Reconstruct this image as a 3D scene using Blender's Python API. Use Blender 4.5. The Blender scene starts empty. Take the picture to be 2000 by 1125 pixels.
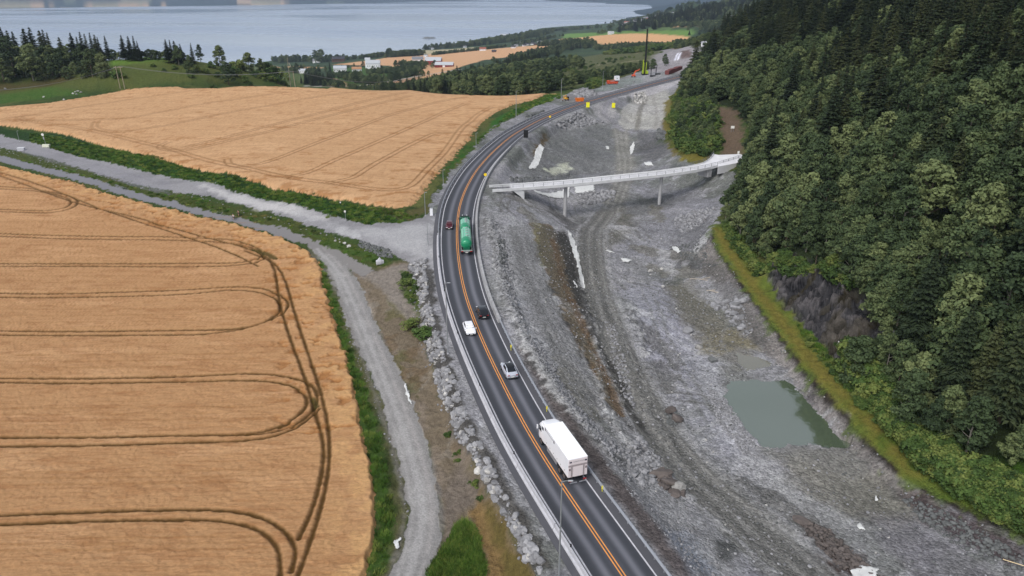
import bpy, bmesh, math, random
import numpy as np
from mathutils import Vector, Matrix
C = bpy.context.scene.collection
SC = bpy.context.scene
R = math.radians
random.seed(7); RNG = np.random.default_rng(7)

# ---------------------------------------------------------------- camera
CAM_H = 57.0; PITCH = 22.4; FOC = 1428.0       # focal length in pixels of a 2000 px wide frame
cam = bpy.data.cameras.new('camera'); camo = bpy.data.objects.new('camera', cam); C.objects.link(camo)
camo.location = (0, 0, CAM_H); camo.rotation_euler = (R(90-PITCH), 0, 0)
cam.sensor_width = 36.0; cam.lens = 36.0*FOC/2000.0
cam.clip_start = 0.5; cam.clip_end = 60000
SC.camera = camo

# ---------------------------------------------------------------- sky, sun, exposure
world = bpy.data.worlds.new('World'); SC.world = world; world.use_nodes = True
wn = world.node_tree.nodes; wl = world.node_tree.links; wn.clear()
sky = wn.new('ShaderNodeTexSky'); sky.sky_type = 'NISHITA'; sky.sun_disc = False
SUN_EL, SUN_AZ = 48.0, 215.0
sky.sun_elevation = R(SUN_EL); sky.sun_rotation = R(SUN_AZ); sky.air_density = 1.0; sky.dust_density = 2.0
hs = wn.new('ShaderNodeHueSaturation'); hs.inputs['Saturation'].default_value = 0.34
tc = wn.new('ShaderNodeTexCoord'); mp = wn.new('ShaderNodeMapping'); mp.inputs['Scale'].default_value = (1, 1, 3.2)
cn = wn.new('ShaderNodeTexNoise'); cn.inputs['Scale'].default_value = 2.6; cn.inputs['Detail'].default_value = 5
cr = wn.new('ShaderNodeMapRange'); cr.inputs[1].default_value = 0.35; cr.inputs[2].default_value = 0.68; cr.inputs[3].default_value = 0.82; cr.inputs[4].default_value = 1.15
mulc = wn.new('ShaderNodeVectorMath'); mulc.operation = 'SCALE'
bg = wn.new('ShaderNodeBackground'); bg.inputs['Strength'].default_value = 0.15
wo = wn.new('ShaderNodeOutputWorld')
wl.new(sky.outputs[0], hs.inputs['Color']); wl.new(hs.outputs[0], mulc.inputs[0])
wl.new(tc.outputs['Generated'], mp.inputs[0]); wl.new(mp.outputs[0], cn.inputs['Vector']); wl.new(cn.outputs['Fac'], cr.inputs[0])
wl.new(cr.outputs[0], mulc.inputs['Scale']); wl.new(mulc.outputs[0], bg.inputs[0]); wl.new(bg.outputs[0], wo.inputs[0])
sun = bpy.data.lights.new('sun', 'SUN'); sun.energy = 1.5; sun.angle = R(25); sun.color = (1.0, 0.96, 0.9)
suno = bpy.data.objects.new('sun', sun); C.objects.link(suno)
suno.rotation_euler = (R(90-SUN_EL), 0, R(180-SUN_AZ))
SC.view_settings.view_transform = 'Standard'; SC.view_settings.look = 'None'
SC.view_settings.exposure = 0.33; SC.view_settings.gamma = 1.0

# ---------------------------------------------------------------- pixel rays used to survey points of the real terrain
cp, sp = math.cos(R(PITCH)), math.sin(R(PITCH))
def ray(px, py):
    u = (np.asarray(px, float)-1000)/FOC; v = -(np.asarray(py, float)-562.5)/FOC
    return np.stack([u, cp+v*sp, -sp+v*cp], -1)
def at_z(px, py, z):
    d = ray(px, py); t = (z-CAM_H)/d[..., 2]
    return np.stack([d[..., 0]*t, d[..., 1]*t, np.zeros_like(t)+z], -1)
def at_r(px, r, z):          # a point on the bearing of column px at ground range r
    d = ray(px, 562.5); k = r/np.hypot(d[0], d[1]); return np.array([d[0]*k, d[1]*k, z])

# ---------------------------------------------------------------- numpy noise
def hash2(ix, iy, s):
    h = (ix*374761393 + iy*668265263 + s*1274126177) & 0x7fffffff
    h = ((h ^ (h >> 13))*1274126177) & 0x7fffffff
    return ((h ^ (h >> 16)) & 0xffff)/65535.0
def vnoise(x, y, s=0):
    x = np.asarray(x, float); y = np.asarray(y, float)
    ix = np.floor(x).astype(np.int64); iy = np.floor(y).astype(np.int64); fx = x-ix; fy = y-iy
    fx = fx*fx*(3-2*fx); fy = fy*fy*(3-2*fy)
    a = hash2(ix, iy, s); b = hash2(ix+1, iy, s); c = hash2(ix, iy+1, s); d = hash2(ix+1, iy+1, s)
    return (a*(1-fx)+b*fx)*(1-fy)+(c*(1-fx)+d*fx)*fy
def fbm(x, y, o=4, s=0):
    t = 0; a = 0.5; n = 0
    for k in range(o):
        t = t+a*vnoise(x*2**k+k*17.3, y*2**k-k*9.1, s+k); n += a; a *= 0.55
    return t/n
def sm(a, b, x):
    t = np.clip((x-a)/(b-a), 0, 1); return t*t*(3-2*t)

# ---------------------------------------------------------------- terrain control points (column, row, height)
ROADPX = [(1330,1290,0),(1262,1190,0),(1219,1125,0),(1150,1025,0),(1095,945,0),(1032,850,0),(1008,802,0),(992,766,0),(968,724,.1),(946,676,.2),
 (926,626,.5),(908,580,.8),(898,528,1.2),(893,490,1.5),(892,455,1.8),(893,430,2.05),(897,400,2.35),(910,367,2.7),(930,332,3.0),(962,297,3.3),
 (1000,264,3.6),(1050,236,3.9),(1100,215,4.1),(1150,198,4.3),(1200,184.5,4.6),(1260,168,5.0),(1340,147,5.8),(1400,131,6.5),(1450,118,7.2)]
CP = [p for p in ROADPX]
CP += [(1040,1125,-3),(985,1000,-3),(925,890,-3),(870,780,-2.6),(835,690,-2.3),(820,600,-1.5),(795,520,-.4),(1120,1200,-2.5),
 (800,1125,-3.5),(845,960,-3.5),(790,800,-3.2),(730,690,-3),(680,560,-2.3),(640,490,-1.8),(500,435,-1.3),(300,380,-.8),(100,325,-.3),(0,305,0),(-200,260,.5),
 (600,560,-2.5),(730,1000,-4),(650,720,-3.5),(700,1125,-4),(300,1000,-4.5),(300,700,-4),(0,1000,-5),(0,700,-4.5),(0,450,-2.5),(300,500,-3),(-300,900,-5),(-300,500,-3),(-500,300,-1),(900,1125,-3.3),(860,860,-3),(770,640,-2.5),
 (300,1300,-4.5),(900,1500,-3.5),(-400,1300,-5),
 (840,470,1.5),(760,460,.9),(700,440,.7),(600,415,.4),(450,378,.4),(300,340,.6),(150,303,.9),(0,272,1.2),(-150,240,1.5),(780,490,.2),(600,435,-.4),(400,395,-.3),(200,345,.2),
 (780,409,2.6),(600,380,2.6),(450,345,2.8),(300,308,3),(130,262,3.3),(0,248,3.5),(-200,215,4),(690,434,.7),(520,388,.5),(370,350,.7),(820,412,2.2),
 (700,300,4),(500,300,4),(300,250,5),(100,225,5),(850,300,3.4),(925,240,3.8),(1045,193,4.4),(800,200,5.5),(500,200,7),(300,195,6),
 (500,166.5,8),(580,170.5,7.6),(650,174,7),(800,179,5),(920,188,4.5),(1060,185,4.6),(350,169,7.5),(240,177,6),(180,190,5),(100,202,4.5),(0,211,4.2),(430,172,7),(-200,205,4),
 (0,180,6),(100,165,8),(240,150,12),(400,148,11),(300,125,17),(280,112,18.5),(20,95,10),(110,95,9),(450,133,12),(500,142,8),(540,155,3),(-200,170,8),(200,118,17),(350,116,16),(-300,110,14),
 (570,150,-40),(700,162,-45),(820,146,-48),(745,168,-38),(600,140,-60),(560,130,-75),(700,140,-65),(650,122,-82),(760,122,-80),(900,125,-62),(950,106,-70),(1050,93,-65),(870,102,-86),(1000,86,-84),(700,115,-95),
 (540,118,-109),(600,116.5,-109),(700,110,-109),(800,99,-109),(880,93,-109),(940,82,-109),(1000,68,-109),(1060,55,-109),(1120,50,-109),(1200,48,-109),(1228,38,-109),(1268,30,-109),(1288,17,-109),(1262,10,-109),(1180,7,-109),
 (760,100,-119),(870,85,-120),(970,60,-125),(1100,40,-130),(1200,30,-130),(600,105,-119),
 (1100,60,-92),(1200,58,-85),(1300,50,-75),(1400,40,-55),(1450,25,-25),(1320,25,-70),(1370,12,-20),(1420,4,20),(1350,3,10),
 (1150,70,-62),(1150,82,-50),(1300,80,-45),(1400,75,-38),(1050,110,-45),(1450,60,-20),
 (1100,165,-6),(1100,125,-28),(1200,105,-38),(1300,95,-32),(1250,135,-3),(1225,150,0),(1320,118,3),(1335,98,-8),(850,165,-25),(1000,178,-4),(950,150,-30),(900,175,-12),(1140,185,3),(1180,168,3.5),(1220,168,4.5),
 (1290,145,6),(1340,130,7),(1320,108,5),
 # road works on the right
 (1350,1125,-1.5),(1460,1150,-3),(1260,1010,-1.4),(1190,890,-1.4),(1130,810,-1.4),(1060,700,-1.2),(1000,600,-.5),(975,500,.6),(960,450,1),(985,420,1.3),
 (1040,500,-.8),(1030,570,-1.3),(1080,640,-2),(1120,730,-2.6),(1160,810,-3),(1250,900,-3.6),(1060,450,-.8),(1110,470,-4),(1140,560,-5.8),(1185,700,-5.8),(1240,800,-5.4),(1075,520,-1.8),(1110,600,-3),
 (1150,480,-6.2),(1180,560,-6),(1230,700,-5.8),(1290,830,-5.4),(1380,940,-5),(1500,1050,-4.8),(1600,1125,-4.6),(1330,990,-3.6),
 (1300,600,-5.2),(1350,750,-4.8),(1450,950,-4.9),(1600,900,-4.8),(1330,480,-5.4),(1250,430,-6.5),(1320,400,-5),(1400,370,-1),(1415,340,2.5),(1350,360,-3),
 
 (1700,1050,-4.6),(1850,1150,-4.2),(2200,1250,-3),
 (1480,780,-5.3),(1545,820,-5.4),(1520,855,-5.3),(1440,750,-5.1),(1410,735,-4.7),(1480,872,-4.7),(1480,706,-4.9),
 
 (1530,507,4),(1600,530,7),(1650,560,7),(1690,620,5.5),(1720,670,4),
 (1440,306,4.6),(1425,250,9.5),(1400,212,11.5),(1340,305,2.5),(1310,255,2),(1380,215,9),(1330,195,6),(1300,230,1.6),(1308,185,4),(1400,290,4.5),
 (1100,345,-5),(1095,372,-5.2),(1100,408,-7.2),(1150,372,-5),(1150,405,-7.2),(1050,375,-1.5),(1020,330,-.5),(1100,290,-2.5),(1180,300,-4.6),(1215,350,-6.6),(1200,300,-5.5),(1215,270,-4.6),(1265,290,-6),(1292,280,-2),(1230,240,-3),(1250,205,0),(1150,250,-1),
 (1040,290,1),(1100,235,2),(1200,212,2.4),(1290,170,4.6),(1340,155,5.6),(1000,370,1.5),(980,385,2.0),(1113,430,-7.2),(1180,420,-7.2)]
def dense(L_, n=5):
    for a, b in zip(L_[:-1], L_[1:]):
        for k in range(n): t = k/n; CP.append(tuple(a[q]*(1-t)+b[q]*t for q in range(3)))
dense([(1390,450,-1.2),(1400,482,-1.8),(1455,560,-2.4),(1510,634,-2.6),(1560,702,-2.6),(1612,763,-2.6),(1660,817,-2.6),(1710,872,-2.6),(1760,926,-2.6),(1850,974,-2.5),(1930,1009,-2.2),(2010,1046,-1.8),(2300,1180,0)])
dense([(1365,505,-4.8),(1393,560,-4.9),(1430,618,-5),(1470,668,-5),(1520,719,-5),(1562,768,-5),(1597,806,-5),(1622,842,-5),(1656,878,-4.9),(1690,920,-4.7),(1765,984,-4.3),(1850,1045,-4),(1930,1090,-3.6),(2100,1180,-3)])
dense([(1415,440,-.5),(1440,478,-1),(1490,535,-1.2),(1560,622,-1.4),(1640,712,-1.4),(1700,775,-1.4),(1800,868,-1),(1900,948,-.8),(2000,1000,-.2)], 4)
CPW = [tuple(at_z(*p)) for p in CP]
for px, r, z in [(500,440,0),(580,440,-2),(650,440,-4),(800,440,-5),(920,430,-5),(1000,440,-5),(700,520,-20),(600,600,-35),(500,600,-20),(450,560,-5),
   (250,520,14),(100,500,12),(380,520,10),(-300,600,8),(-100,800,0),(200,760,2),(400,760,-40),(450,1000,-80),(200,1100,-70),(-100,1200,-70),(-300,1200,-70),(450,1500,-109),(200,1600,-109),(-100,1700,-109),(-400,1700,-109),
   (300,1900,-125),(600,2400,-135),(0,2500,-140),(-600,2200,-125),(600,5000,-140),(1000,5000,-140),(0,5000,-140),(1150,6000,-135),
   (-700,500,0),(-700,1000,-50),(-1200,300,0),(-1200,60,-5)]:
    CPW.append(tuple(at_r(px, r, z)))
XB = [(0,60),(67,60),(105,58),(140,56),(170,60),(200,68),(246,84),(300,86),(350,88),(400,96),(460,108),(520,122),(600,142),(700,175)]
def xb(y): return float(np.interp(y, [a for a, b in XB], [b for a, b in XB]))
for y in (-20, 30, 70, 110, 150, 200, 250, 310, 380, 460, 540, 620, 700):
    for dx, dz in ((22, 14), (60, 37), (120, 73), (200, 118), (330, 170), (600, 220)):
        base = 2.0+3.0*min(1, max(0, (y-150)/150))
        f = 1.0 if y < 560 else 0.8
        CPW.append((xb(y)+dx, y, base+dz*f))
CPW += [(300,900,10),(450,1000,60),(700,1300,90),(350,1300,-20),(600,1700,30),(900,1200,160),(700,2300,-20),(1200,2400,140),(1500,1500,260),(900,3500,-30),(1500,4000,120),(30,-60,0),(-100,-60,-5),(2500,3000,300),
        (-30,20,-4),(20,20,0),(40,30,-3)]
# far shores and hills
for px, r, z in [(1300,7500,-60),(1230,8000,-108),(1400,7500,150),(1250,9500,120),(1170,9000,-100),(1600,6000,300),(1500,11000,420),(1250,12500,420),
                 (1050,9800,-125),(1000,12000,-140),(1100,12000,-112),(760,8600,-118),(740,9600,-60),(700,8500,-112),(600,8300,-108),(500,8100,-106),(300,8000,-106),(100,7800,-106),(-100,7500,-106),(-400,7000,-106),
                 (700,9500,50),(500,9200,70),(300,9000,60),(100,9000,60),(-100,9000,60),(-500,8500,60),(700,11500,260),(400,11500,280),(0,11500,260),(-500,11500,260),
                 (600,7500,-122),(300,7200,-122),(0,7000,-122),(-400,6300,-122)]:
    CPW.append(tuple(at_r(px, r, z)))
CPW = np.array(CPW)
def feat(x, y):
    r = np.hypot(x, y)+25.0
    return np.stack([np.arctan2(x, y+25.0)*6.0, np.log(r)*6.0], -1)
F0 = feat(CPW[:, 0], CPW[:, 1]); n0 = len(F0)
def kern(d2): return -np.sqrt(d2+0.0004)
D2 = ((F0[:, None]-F0[None])**2).sum(-1)
A = np.zeros((n0+3, n0+3)); A[:n0, :n0] = kern(D2)-np.eye(n0)*0.002
A[:n0, n0] = 1; A[:n0, n0+1:] = F0; A[n0, :n0] = 1; A[n0+1:, :n0] = F0.T
W = np.linalg.solve(A, np.concatenate([CPW[:, 2], np.zeros(3)]))
def base_h(x, y):
    f = feat(x, y).reshape(-1, 2).astype(np.float32); out = np.zeros(len(f), np.float32)
    F = F0.astype(np.float32); w = W[:n0].astype(np.float32)
    for i in range(0, len(f), 20000):
        g = f[i:i+20000]
        d = (g*g).sum(1)[:, None]+(F*F).sum(1)[None]-2*g@F.T
        out[i:i+20000] = -np.sqrt(np.maximum(d, 0)+0.0004)@w
    return (out+W[n0]+f@W[n0+1:].astype(np.float32)).reshape(np.shape(x))

# ---------------------------------------------------------------- main road centre line in the world
RW = np.array([at_z(*p) for p in ROADPX])
def resample(P, step):
    P = np.asarray(P, float); s = np.concatenate([[0], np.cumsum(np.linalg.norm(np.diff(P[:, :2], axis=0), axis=1))])
    n = max(2, int(s[-1]/step)+1); t = np.linspace(0, s[-1], n)
    return np.stack([np.interp(t, s, P[:, k]) for k in range(P.shape[1])], -1)
def smooth(P, it):
    P = P.copy()
    for _ in range(it): P[1:-1] = 0.25*P[:-2]+0.5*P[1:-1]+0.25*P[2:]
    return P
ROAD = smooth(resample(RW, 2.0), 30)
def normals2(P):
    t = np.gradient(P[:, :2], axis=0); t /= np.linalg.norm(t, axis=1)[:, None]
    return np.stack([t[:, 1], -t[:, 0]], -1), t      # right-hand normal when travelling away
RN, RT = normals2(ROAD)
RS = np.concatenate([[0], np.cumsum(np.linalg.norm(np.diff(ROAD[:, :2], axis=0), axis=1))])
ROADD = ROAD[::2]
def road_dist(x, y):
    """signed distance to the centre line (right positive) and road height, only near the road"""
    x = np.ravel(x); y = np.ravel(y); d = np.full(len(x), 99.0); z = np.zeros(len(x))
    lo, hi = ROAD[:, :2].min(0)-30, ROAD[:, :2].max(0)+30
    idx = np.where((x > lo[0]) & (x < hi[0]) & (y > lo[1]) & (y < hi[1]))[0]
    n, t = RN[::2], RT[::2]
    for i in range(0, len(idx), 20000):
        j = idx[i:i+20000]
        dx = x[j, None]-ROADD[None, :, 0]; dy = y[j, None]-ROADD[None, :, 1]
        k = np.argmin(dx*dx+dy*dy, axis=1); a = np.arange(len(j))
        ex, ey = dx[a, k], dy[a, k]
        d[j] = ex*n[k, 0]+ey*n[k, 1]; far = np.hypot(ex, ey) > np.abs(d[j])+3; d[j[far]] = 99
        z[j] = ROADD[k, 2]
    return d, z
def height(x, y):
    """smooth terrain with the road bed cut in (no small detail)"""
    sh = np.shape(x); x = np.ravel(np.asarray(x, float)); y = np.ravel(np.asarray(y, float))
    h = base_h(x, y).astype(float)
    h = np.where(np.hypot(x, y) > 1200, np.minimum(h, 600), h)
    d, z = road_dist(x, y)
    left = 1-sm(6.9, 10.5, -d); right = 1-sm(6.6, 10.5, d)
    w = np.where(d < 0, left, right)*(np.abs(d) < 50)
    h = h*(1-w)+(z-0.06)*w
    return h.reshape(sh)
def survey(px, py):
    """where the rays through photo points meet the terrain"""
    px = np.atleast_1d(np.asarray(px, float)); py = np.atleast_1d(np.asarray(py, float))
    d = ray(px, py); lo = np.full(len(px), 20.0); hi = lo.copy(); done = np.zeros(len(px), bool)
    t = 20.0; ts = [t]
    while t < 14000: t *= 1.018; ts.append(t)
    ts = np.array(ts)
    P = d[:, None, :]*ts[None, :, None]; hh = height(P[..., 0], P[..., 1])
    below = (CAM_H+P[..., 2]) < hh
    k = np.where(below.any(1), below.argmax(1), len(ts)-1); k = np.maximum(k, 1)
    lo, hi = ts[k-1], ts[k]
    for _ in range(14):
        m = 0.5*(lo+hi); Q = d*m[:, None]; b = CAM_H+Q[:, 2] < height(Q[:, 0], Q[:, 1])
        hi = np.where(b, m, hi); lo = np.where(b, lo, m)
    Q = d*hi[:, None]
    return np.stack([Q[:, 0], Q[:, 1], height(Q[:, 0], Q[:, 1])], -1)
def G(px, py):
    return Vector(survey([px], [py])[0])
def poly(pts):
    a = np.array(pts, float); return survey(a[:, 0], a[:, 1])
def inside(x, y, P):
    r = np.zeros(len(x), bool); n = len(P)
    for i in range(n):
        x0, y0 = P[i][:2]; x1, y1 = P[(i+1) % n][:2]
        if y0 == y1: continue
        c = (y0 > y) != (y1 > y)
        r ^= c & (x < (x1-x0)*(y-y0)/(y1-y0)+x0)
    return r
def seg_dist(x, y, P, closed=False):
    d = np.full(len(x), 1e9); n = len(P)
    for i in range(n if closed else n-1):
        a = P[i][:2]; b = P[(i+1) % n][:2]; v = b-a; L = max((v*v).sum(), 1e-9)
        t = np.clip(((x-a[0])*v[0]+(y-a[1])*v[1])/L, 0, 1)
        d = np.minimum(d, np.hypot(x-a[0]-t*v[0], y-a[1]-t*v[1]))
    return d

# ---------------------------------------------------------------- helpers for objects
def lin(r, g, b):
    f = lambda c: ((c/255+0.055)/1.055)**2.4 if c > 10 else c/255/12.92
    return (f(r), f(g), f(b))
def mat(name, col, rough=0.8, metal=0.0, noise=0.0, nscale=3.0, bump=0.0, bscale=8.0, spec=0.4, emis=None, coat=0.0):
    m = bpy.data.materials.new(name); m.use_nodes = True; n = m.node_tree.nodes; l = m.node_tree.links
    b = n['Principled BSDF']; b.inputs['Base Color'].default_value = (*col, 1); b.inputs['Roughness'].default_value = rough
    b.inputs['Metallic'].default_value = metal; b.inputs['Specular IOR Level'].default_value = spec; b.inputs['Coat Weight'].default_value = coat
    if noise or bump: g = n.new('ShaderNodeTexCoord')
    if noise:
        t = n.new('ShaderNodeTexNoise'); t.inputs['Scale'].default_value = nscale; t.inputs['Detail'].default_value = 6
        l.new(g.outputs['Object'], t.inputs['Vector'])
        r = n.new('ShaderNodeMapRange'); r.inputs[1].default_value = .3; r.inputs[2].default_value = .7; r.inputs[3].default_value = 1-noise; r.inputs[4].default_value = 1+noise
        v = n.new('ShaderNodeVectorMath'); v.operation = 'SCALE'; v.inputs[0].default_value = col
        l.new(t.outputs['Fac'], r.inputs[0]); l.new(r.outputs[0], v.inputs['Scale']); l.new(v.outputs[0], b.inputs['Base Color'])
    if bump:
        t2 = n.new('ShaderNodeTexNoise'); t2.inputs['Scale'].default_value = bscale; t2.inputs['Detail'].default_value = 5
        l.new(g.outputs['Object'], t2.inputs['Vector'])
        bp = n.new('ShaderNodeBump'); bp.inputs['Strength'].default_value = min(1, bump); bp.inputs['Distance'].default_value = 0.1
        l.new(t2.outputs['Fac'], bp.inputs['Height']); l.new(bp.outputs[0], b.inputs['Normal'])
    return m
def ground_mat(name, scale=2.0, amp=0.25, stretch=None, bump=0.5, bdist=0.15, voro=0.0, vscale=2.0, rough=0.95, scale2=9.0):
    """surface colour (what grows or lies there, with haze blue on the far hills) from the mesh, broken up by fine procedural noise, stones and bump"""
    m = bpy.data.materials.new(name); m.use_nodes = True; n = m.node_tree.nodes; l = m.node_tree.links
    b = n['Principled BSDF']; b.inputs['Roughness'].default_value = rough; b.inputs['Specular IOR Level'].default_value = 0.15
    at = n.new('ShaderNodeAttribute'); at.attribute_name = 'Col'
    ge = n.new('ShaderNodeNewGeometry'); mpn = n.new('ShaderNodeMapping'); l.new(ge.outputs['Position'], mpn.inputs[0])
    if stretch: mpn.inputs['Scale'].default_value = stretch
    def noi(s, d=4):
        t = n.new('ShaderNodeTexNoise'); t.inputs['Scale'].default_value = s; t.inputs['Detail'].default_value = d; t.inputs['Roughness'].default_value = .65
        l.new(mpn.outputs[0], t.inputs['Vector']); return t.outputs['Fac']
    a, c = noi(scale), noi(scale2, 3)
    ad = n.new('ShaderNodeMath'); ad.operation = 'ADD'; l.new(a, ad.inputs[0]); l.new(c, ad.inputs[1]); h = ad.outputs[0]
    r = n.new('ShaderNodeMapRange'); r.inputs[1].default_value = .65; r.inputs[2].default_value = 1.35; r.inputs[3].default_value = 1-amp; r.inputs[4].default_value = 1+amp
    l.new(h, r.inputs[0]); f = r.outputs[0]; hb = h
    if voro:
        v = n.new('ShaderNodeTexVoronoi'); v.inputs['Scale'].default_value = vscale; l.new(ge.outputs['Position'], v.inputs['Vector'])
        sx = n.new('ShaderNodeSeparateColor'); l.new(v.outputs['Color'], sx.inputs[0])
        r2 = n.new('ShaderNodeMapRange'); r2.inputs[3].default_value = 1-voro; r2.inputs[4].default_value = 1+voro; l.new(sx.outputs[0], r2.inputs[0])
        mu = n.new('ShaderNodeMath'); mu.operation = 'MULTIPLY'; l.new(f, mu.inputs[0]); l.new(r2.outputs[0], mu.inputs[1]); f = mu.outputs[0]
        s2 = n.new('ShaderNodeMath'); s2.operation = 'SUBTRACT'; l.new(h, s2.inputs[0]); l.new(v.outputs['Distance'], s2.inputs[1]); hb = s2.outputs[0]
    vm = n.new('ShaderNodeVectorMath'); vm.operation = 'SCALE'; l.new(at.outputs['Color'], vm.inputs[0]); l.new(f, vm.inputs['Scale'])
    l.new(vm.outputs[0], b.inputs['Base Color'])
    bp = n.new('ShaderNodeBump'); bp.inputs['Strength'].default_value = bump; bp.inputs['Distance'].default_value = bdist
    l.new(hb, bp.inputs['Height']); l.new(bp.outputs[0], b.inputs['Normal'])
    return m
def mesh_obj(name, V, Fc, m=None, parent=None, smooth=False, mats=None, midx=None):
    me = bpy.data.meshes.new(name); V = np.asarray(V, np.float32)
    if isinstance(Fc, np.ndarray) and Fc.ndim == 2:
        k = Fc.shape[1]; me.vertices.add(len(V)); me.vertices.foreach_set('co', V.ravel())
        me.loops.add(Fc.size); me.loops.foreach_set('vertex_index', Fc.astype(np.int32).ravel())
        me.polygons.add(len(Fc)); me.polygons.foreach_set('loop_start', np.arange(0, Fc.size, k, dtype=np.int32))
        me.update(calc_edges=True)
    else:
        me.from_pydata([tuple(map(float, v)) for v in V], [], [tuple(f) for f in Fc]); me.update()
    for q in (mats or ([m] if m else [])): me.materials.append(q)
    if midx is not None: me.polygons.foreach_set('material_index', np.asarray(midx, np.int32))
    if smooth: me.polygons.foreach_set('use_smooth', np.ones(len(me.polygons), bool))
    o = bpy.data.objects.new(name, me); C.objects.link(o)
    if parent: o.parent = parent
    return o
def tag(o, label=None, cat=None, group=None, kind=None):
    if label: o['label'] = label
    if cat: o['category'] = cat
    if group: o['group'] = group
    if kind: o['kind'] = kind
    return o
def thing(name, loc, rz=0.0, label=None, cat=None, group=None):
    o = bpy.data.objects.new(name, None); C.objects.link(o); o.location = loc; o.rotation_euler = (0, 0, rz); o.empty_display_size = .5
    return tag(o, label, cat, group)

# ---------------------------------------------------------------- ground sheet
us = np.linspace(-0.90, 0.90, 1330)
side = np.tan(np.radians(np.linspace(42.5, 78, 40)))
us = np.concatenate([-side[::-1], us, side]); bear = np.arctan(us/0.97)
rs = [14.0]
while rs[-1] < 13500:
    r_ = rs[-1]; he = 60+100*min(1, max(0, (r_-500)/1000)); st = (r_*r_+he*he)/he*(0.0009 if r_ < 230 else (0.00066 if r_ < 480 else 0.00112))
    if r_ < 52: st *= 4
    rs.append(r_+st)
rs = np.array(rs); print('rows', len(rs), 'cols', len(us))
GX = rs[:, None]*np.sin(bear)[None]; GY = rs[:, None]*np.cos(bear)[None]
gx, gy = GX.ravel(), GY.ravel(); gr = np.hypot(gx, gy)
gh = height(gx, gy)
N = len(gx)
jx = gx+(fbm(gx/1.7, gy/1.7, 3, 11)-.5)*np.clip(gr/70, 1.0, 3.5)*np.where(gr > 300, .4, 1); jy = gy+(fbm(gx/1.7, gy/1.7, 3, 12)-.5)*np.clip(gr/70, 1.0, 3.5)*np.where(gr > 300, .4, 1)

NF = [(-900,120),(-400,220),(0,325),(100,349),(200,377),(300,404),(380,423),(456,440),(528,460),(580,480),(606,498),(622,520),(634,560),(655,630),(680,700),(698,790),(714,870),(728,940),(734,1000),(730,1060),(715,1125),(690,1250),(640,1500),(-300,1600),(-1400,1500)]
UF = [(-900,100),(-400,195),(0,246),(60,253),(120,261),(200,285),(300,306),(400,335),(500,357),(600,378),(700,397),(775,408),(800,404),(815,392),(850,345),(880,310),(915,275),(940,240),(965,222),(1000,206),(1045,195),(1090,184.5),(1000,186.5),(920,188.5),(860,184),(830,180.5),(765,178),(700,176),(640,175.5),(580,172.5),(520,170.5),(460,171),(430,174.5),(350,171),(300,172),(240,177),(180,189),(100,202),(0,211),(-400,175),(-900,90)]
PATH = [(-400,225),(0,303),(125,334),(250,371),(380,406),(476,428),(560,448),(640,480),(690,506),(733,528),(708,540),(680,522),(650,500),(600,480),(528,456),(456,434),(380,419),(250,384),(125,346),(0,316),(-400,236)]
GR = [(590,470),(640,484),(672,512),(702,552),(722,600),(750,670),(779,720),(811,798),(842,896),(857,987),(862,1060),(845,1110),(820,1160),(800,1300),(700,1300),(762,1125),(785,1078),(800,1002),(781,911),(760,850),(746,780),(716,720),(692,670),(668,610),(655,570),(645,540),(625,505)]
GU = [(-400,185),(0,262),(60,278),(125,297),(250,326),(375,352),(460,374),(560,396),(650,420),(680,431),(720,438),(780,436),(825,426),(850,405),(862,440),(866,520),(840,528),(800,512),(765,497),(730,482),(700,470),(640,452),(560,424),(460,396),(380,380),(300,367),(200,343),(100,310),(0,288),(-400,205)]
WA = [(1330,1290),(1262,1190),(1219,1125),(1095,945),(1008,802),(946,676),(908,580),(893,490),(893,430),(910,367),(930,332),(962,297),(990,240),(1040,215),(1095,186),(1120,176),(1150,168),(1172,165),(1190,158),(1210,153),(1240,143),(1275,128),(1290,118),(1310,100),(1330,94),(1352,95),(1400,110),(1400,140),(1342,152),(1325,168),(1308,195),(1300,215),(1297,245),(1308,275),(1325,305),(1345,318),(1400,325),(1440,340),(1425,400),(1398,430),(1390,452),(1400,482),(1430,525),(1455,560),(1510,632),(1560,700),(1620,770),(1660,815),(1720,880),(1760,925),(1810,950),(1850,972),(1920,1000),(2000,1050),(2400,1200),(2500,1500),(1300,1500)]
LEFTW = [(1330,1290),(1262,1190),(1219,1125),(1095,945),(1008,802),(946,676),(908,580),(893,490),(893,430),(910,367),(930,332),(962,297),(1000,240),(1040,222),(1095,190),(1090,190),(1040,210),(1000,232),(965,245),(930,285),(900,318),(880,335),(868,360),(845,385),(840,400),(842,470),(838,515),(800,512),(797,522),(812,545),(822,580),(828,630),(838,690),(858,750),(880,810),(905,860),(930,900),(945,935),(960,965),(985,1010),(1015,1070),(1040,1125),(1080,1220),(1150,1400)]
POND = [(1408,735),(1440,724),(1480,722),(1520,722),(1545,740),(1567,770),(1598,805),(1625,840),(1654,871),(1610,873),(1580,868),(1545,864),(1520,872),(1495,874),(1470,850),(1440,805),(1420,775)]
PUD = [(1438,690),(1455,694),(1480,698),(1500,706),(1505,716),(1480,719),(1450,716),(1440,703)]
POLY = {k: poly(v) for k, v in dict(NF=NF, UF=UF, PATH=PATH, GR=GR, GU=GU, WA=WA, LEFTW=LEFTW).items()}
PONDZ = -4.85; PUDZ = -4.6
pw = at_z(np.array(POND)[:, 0], np.array(POND)[:, 1], PONDZ); qw = at_z(np.array(PUD)[:, 0], np.array(PUD)[:, 1], PUDZ)
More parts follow.
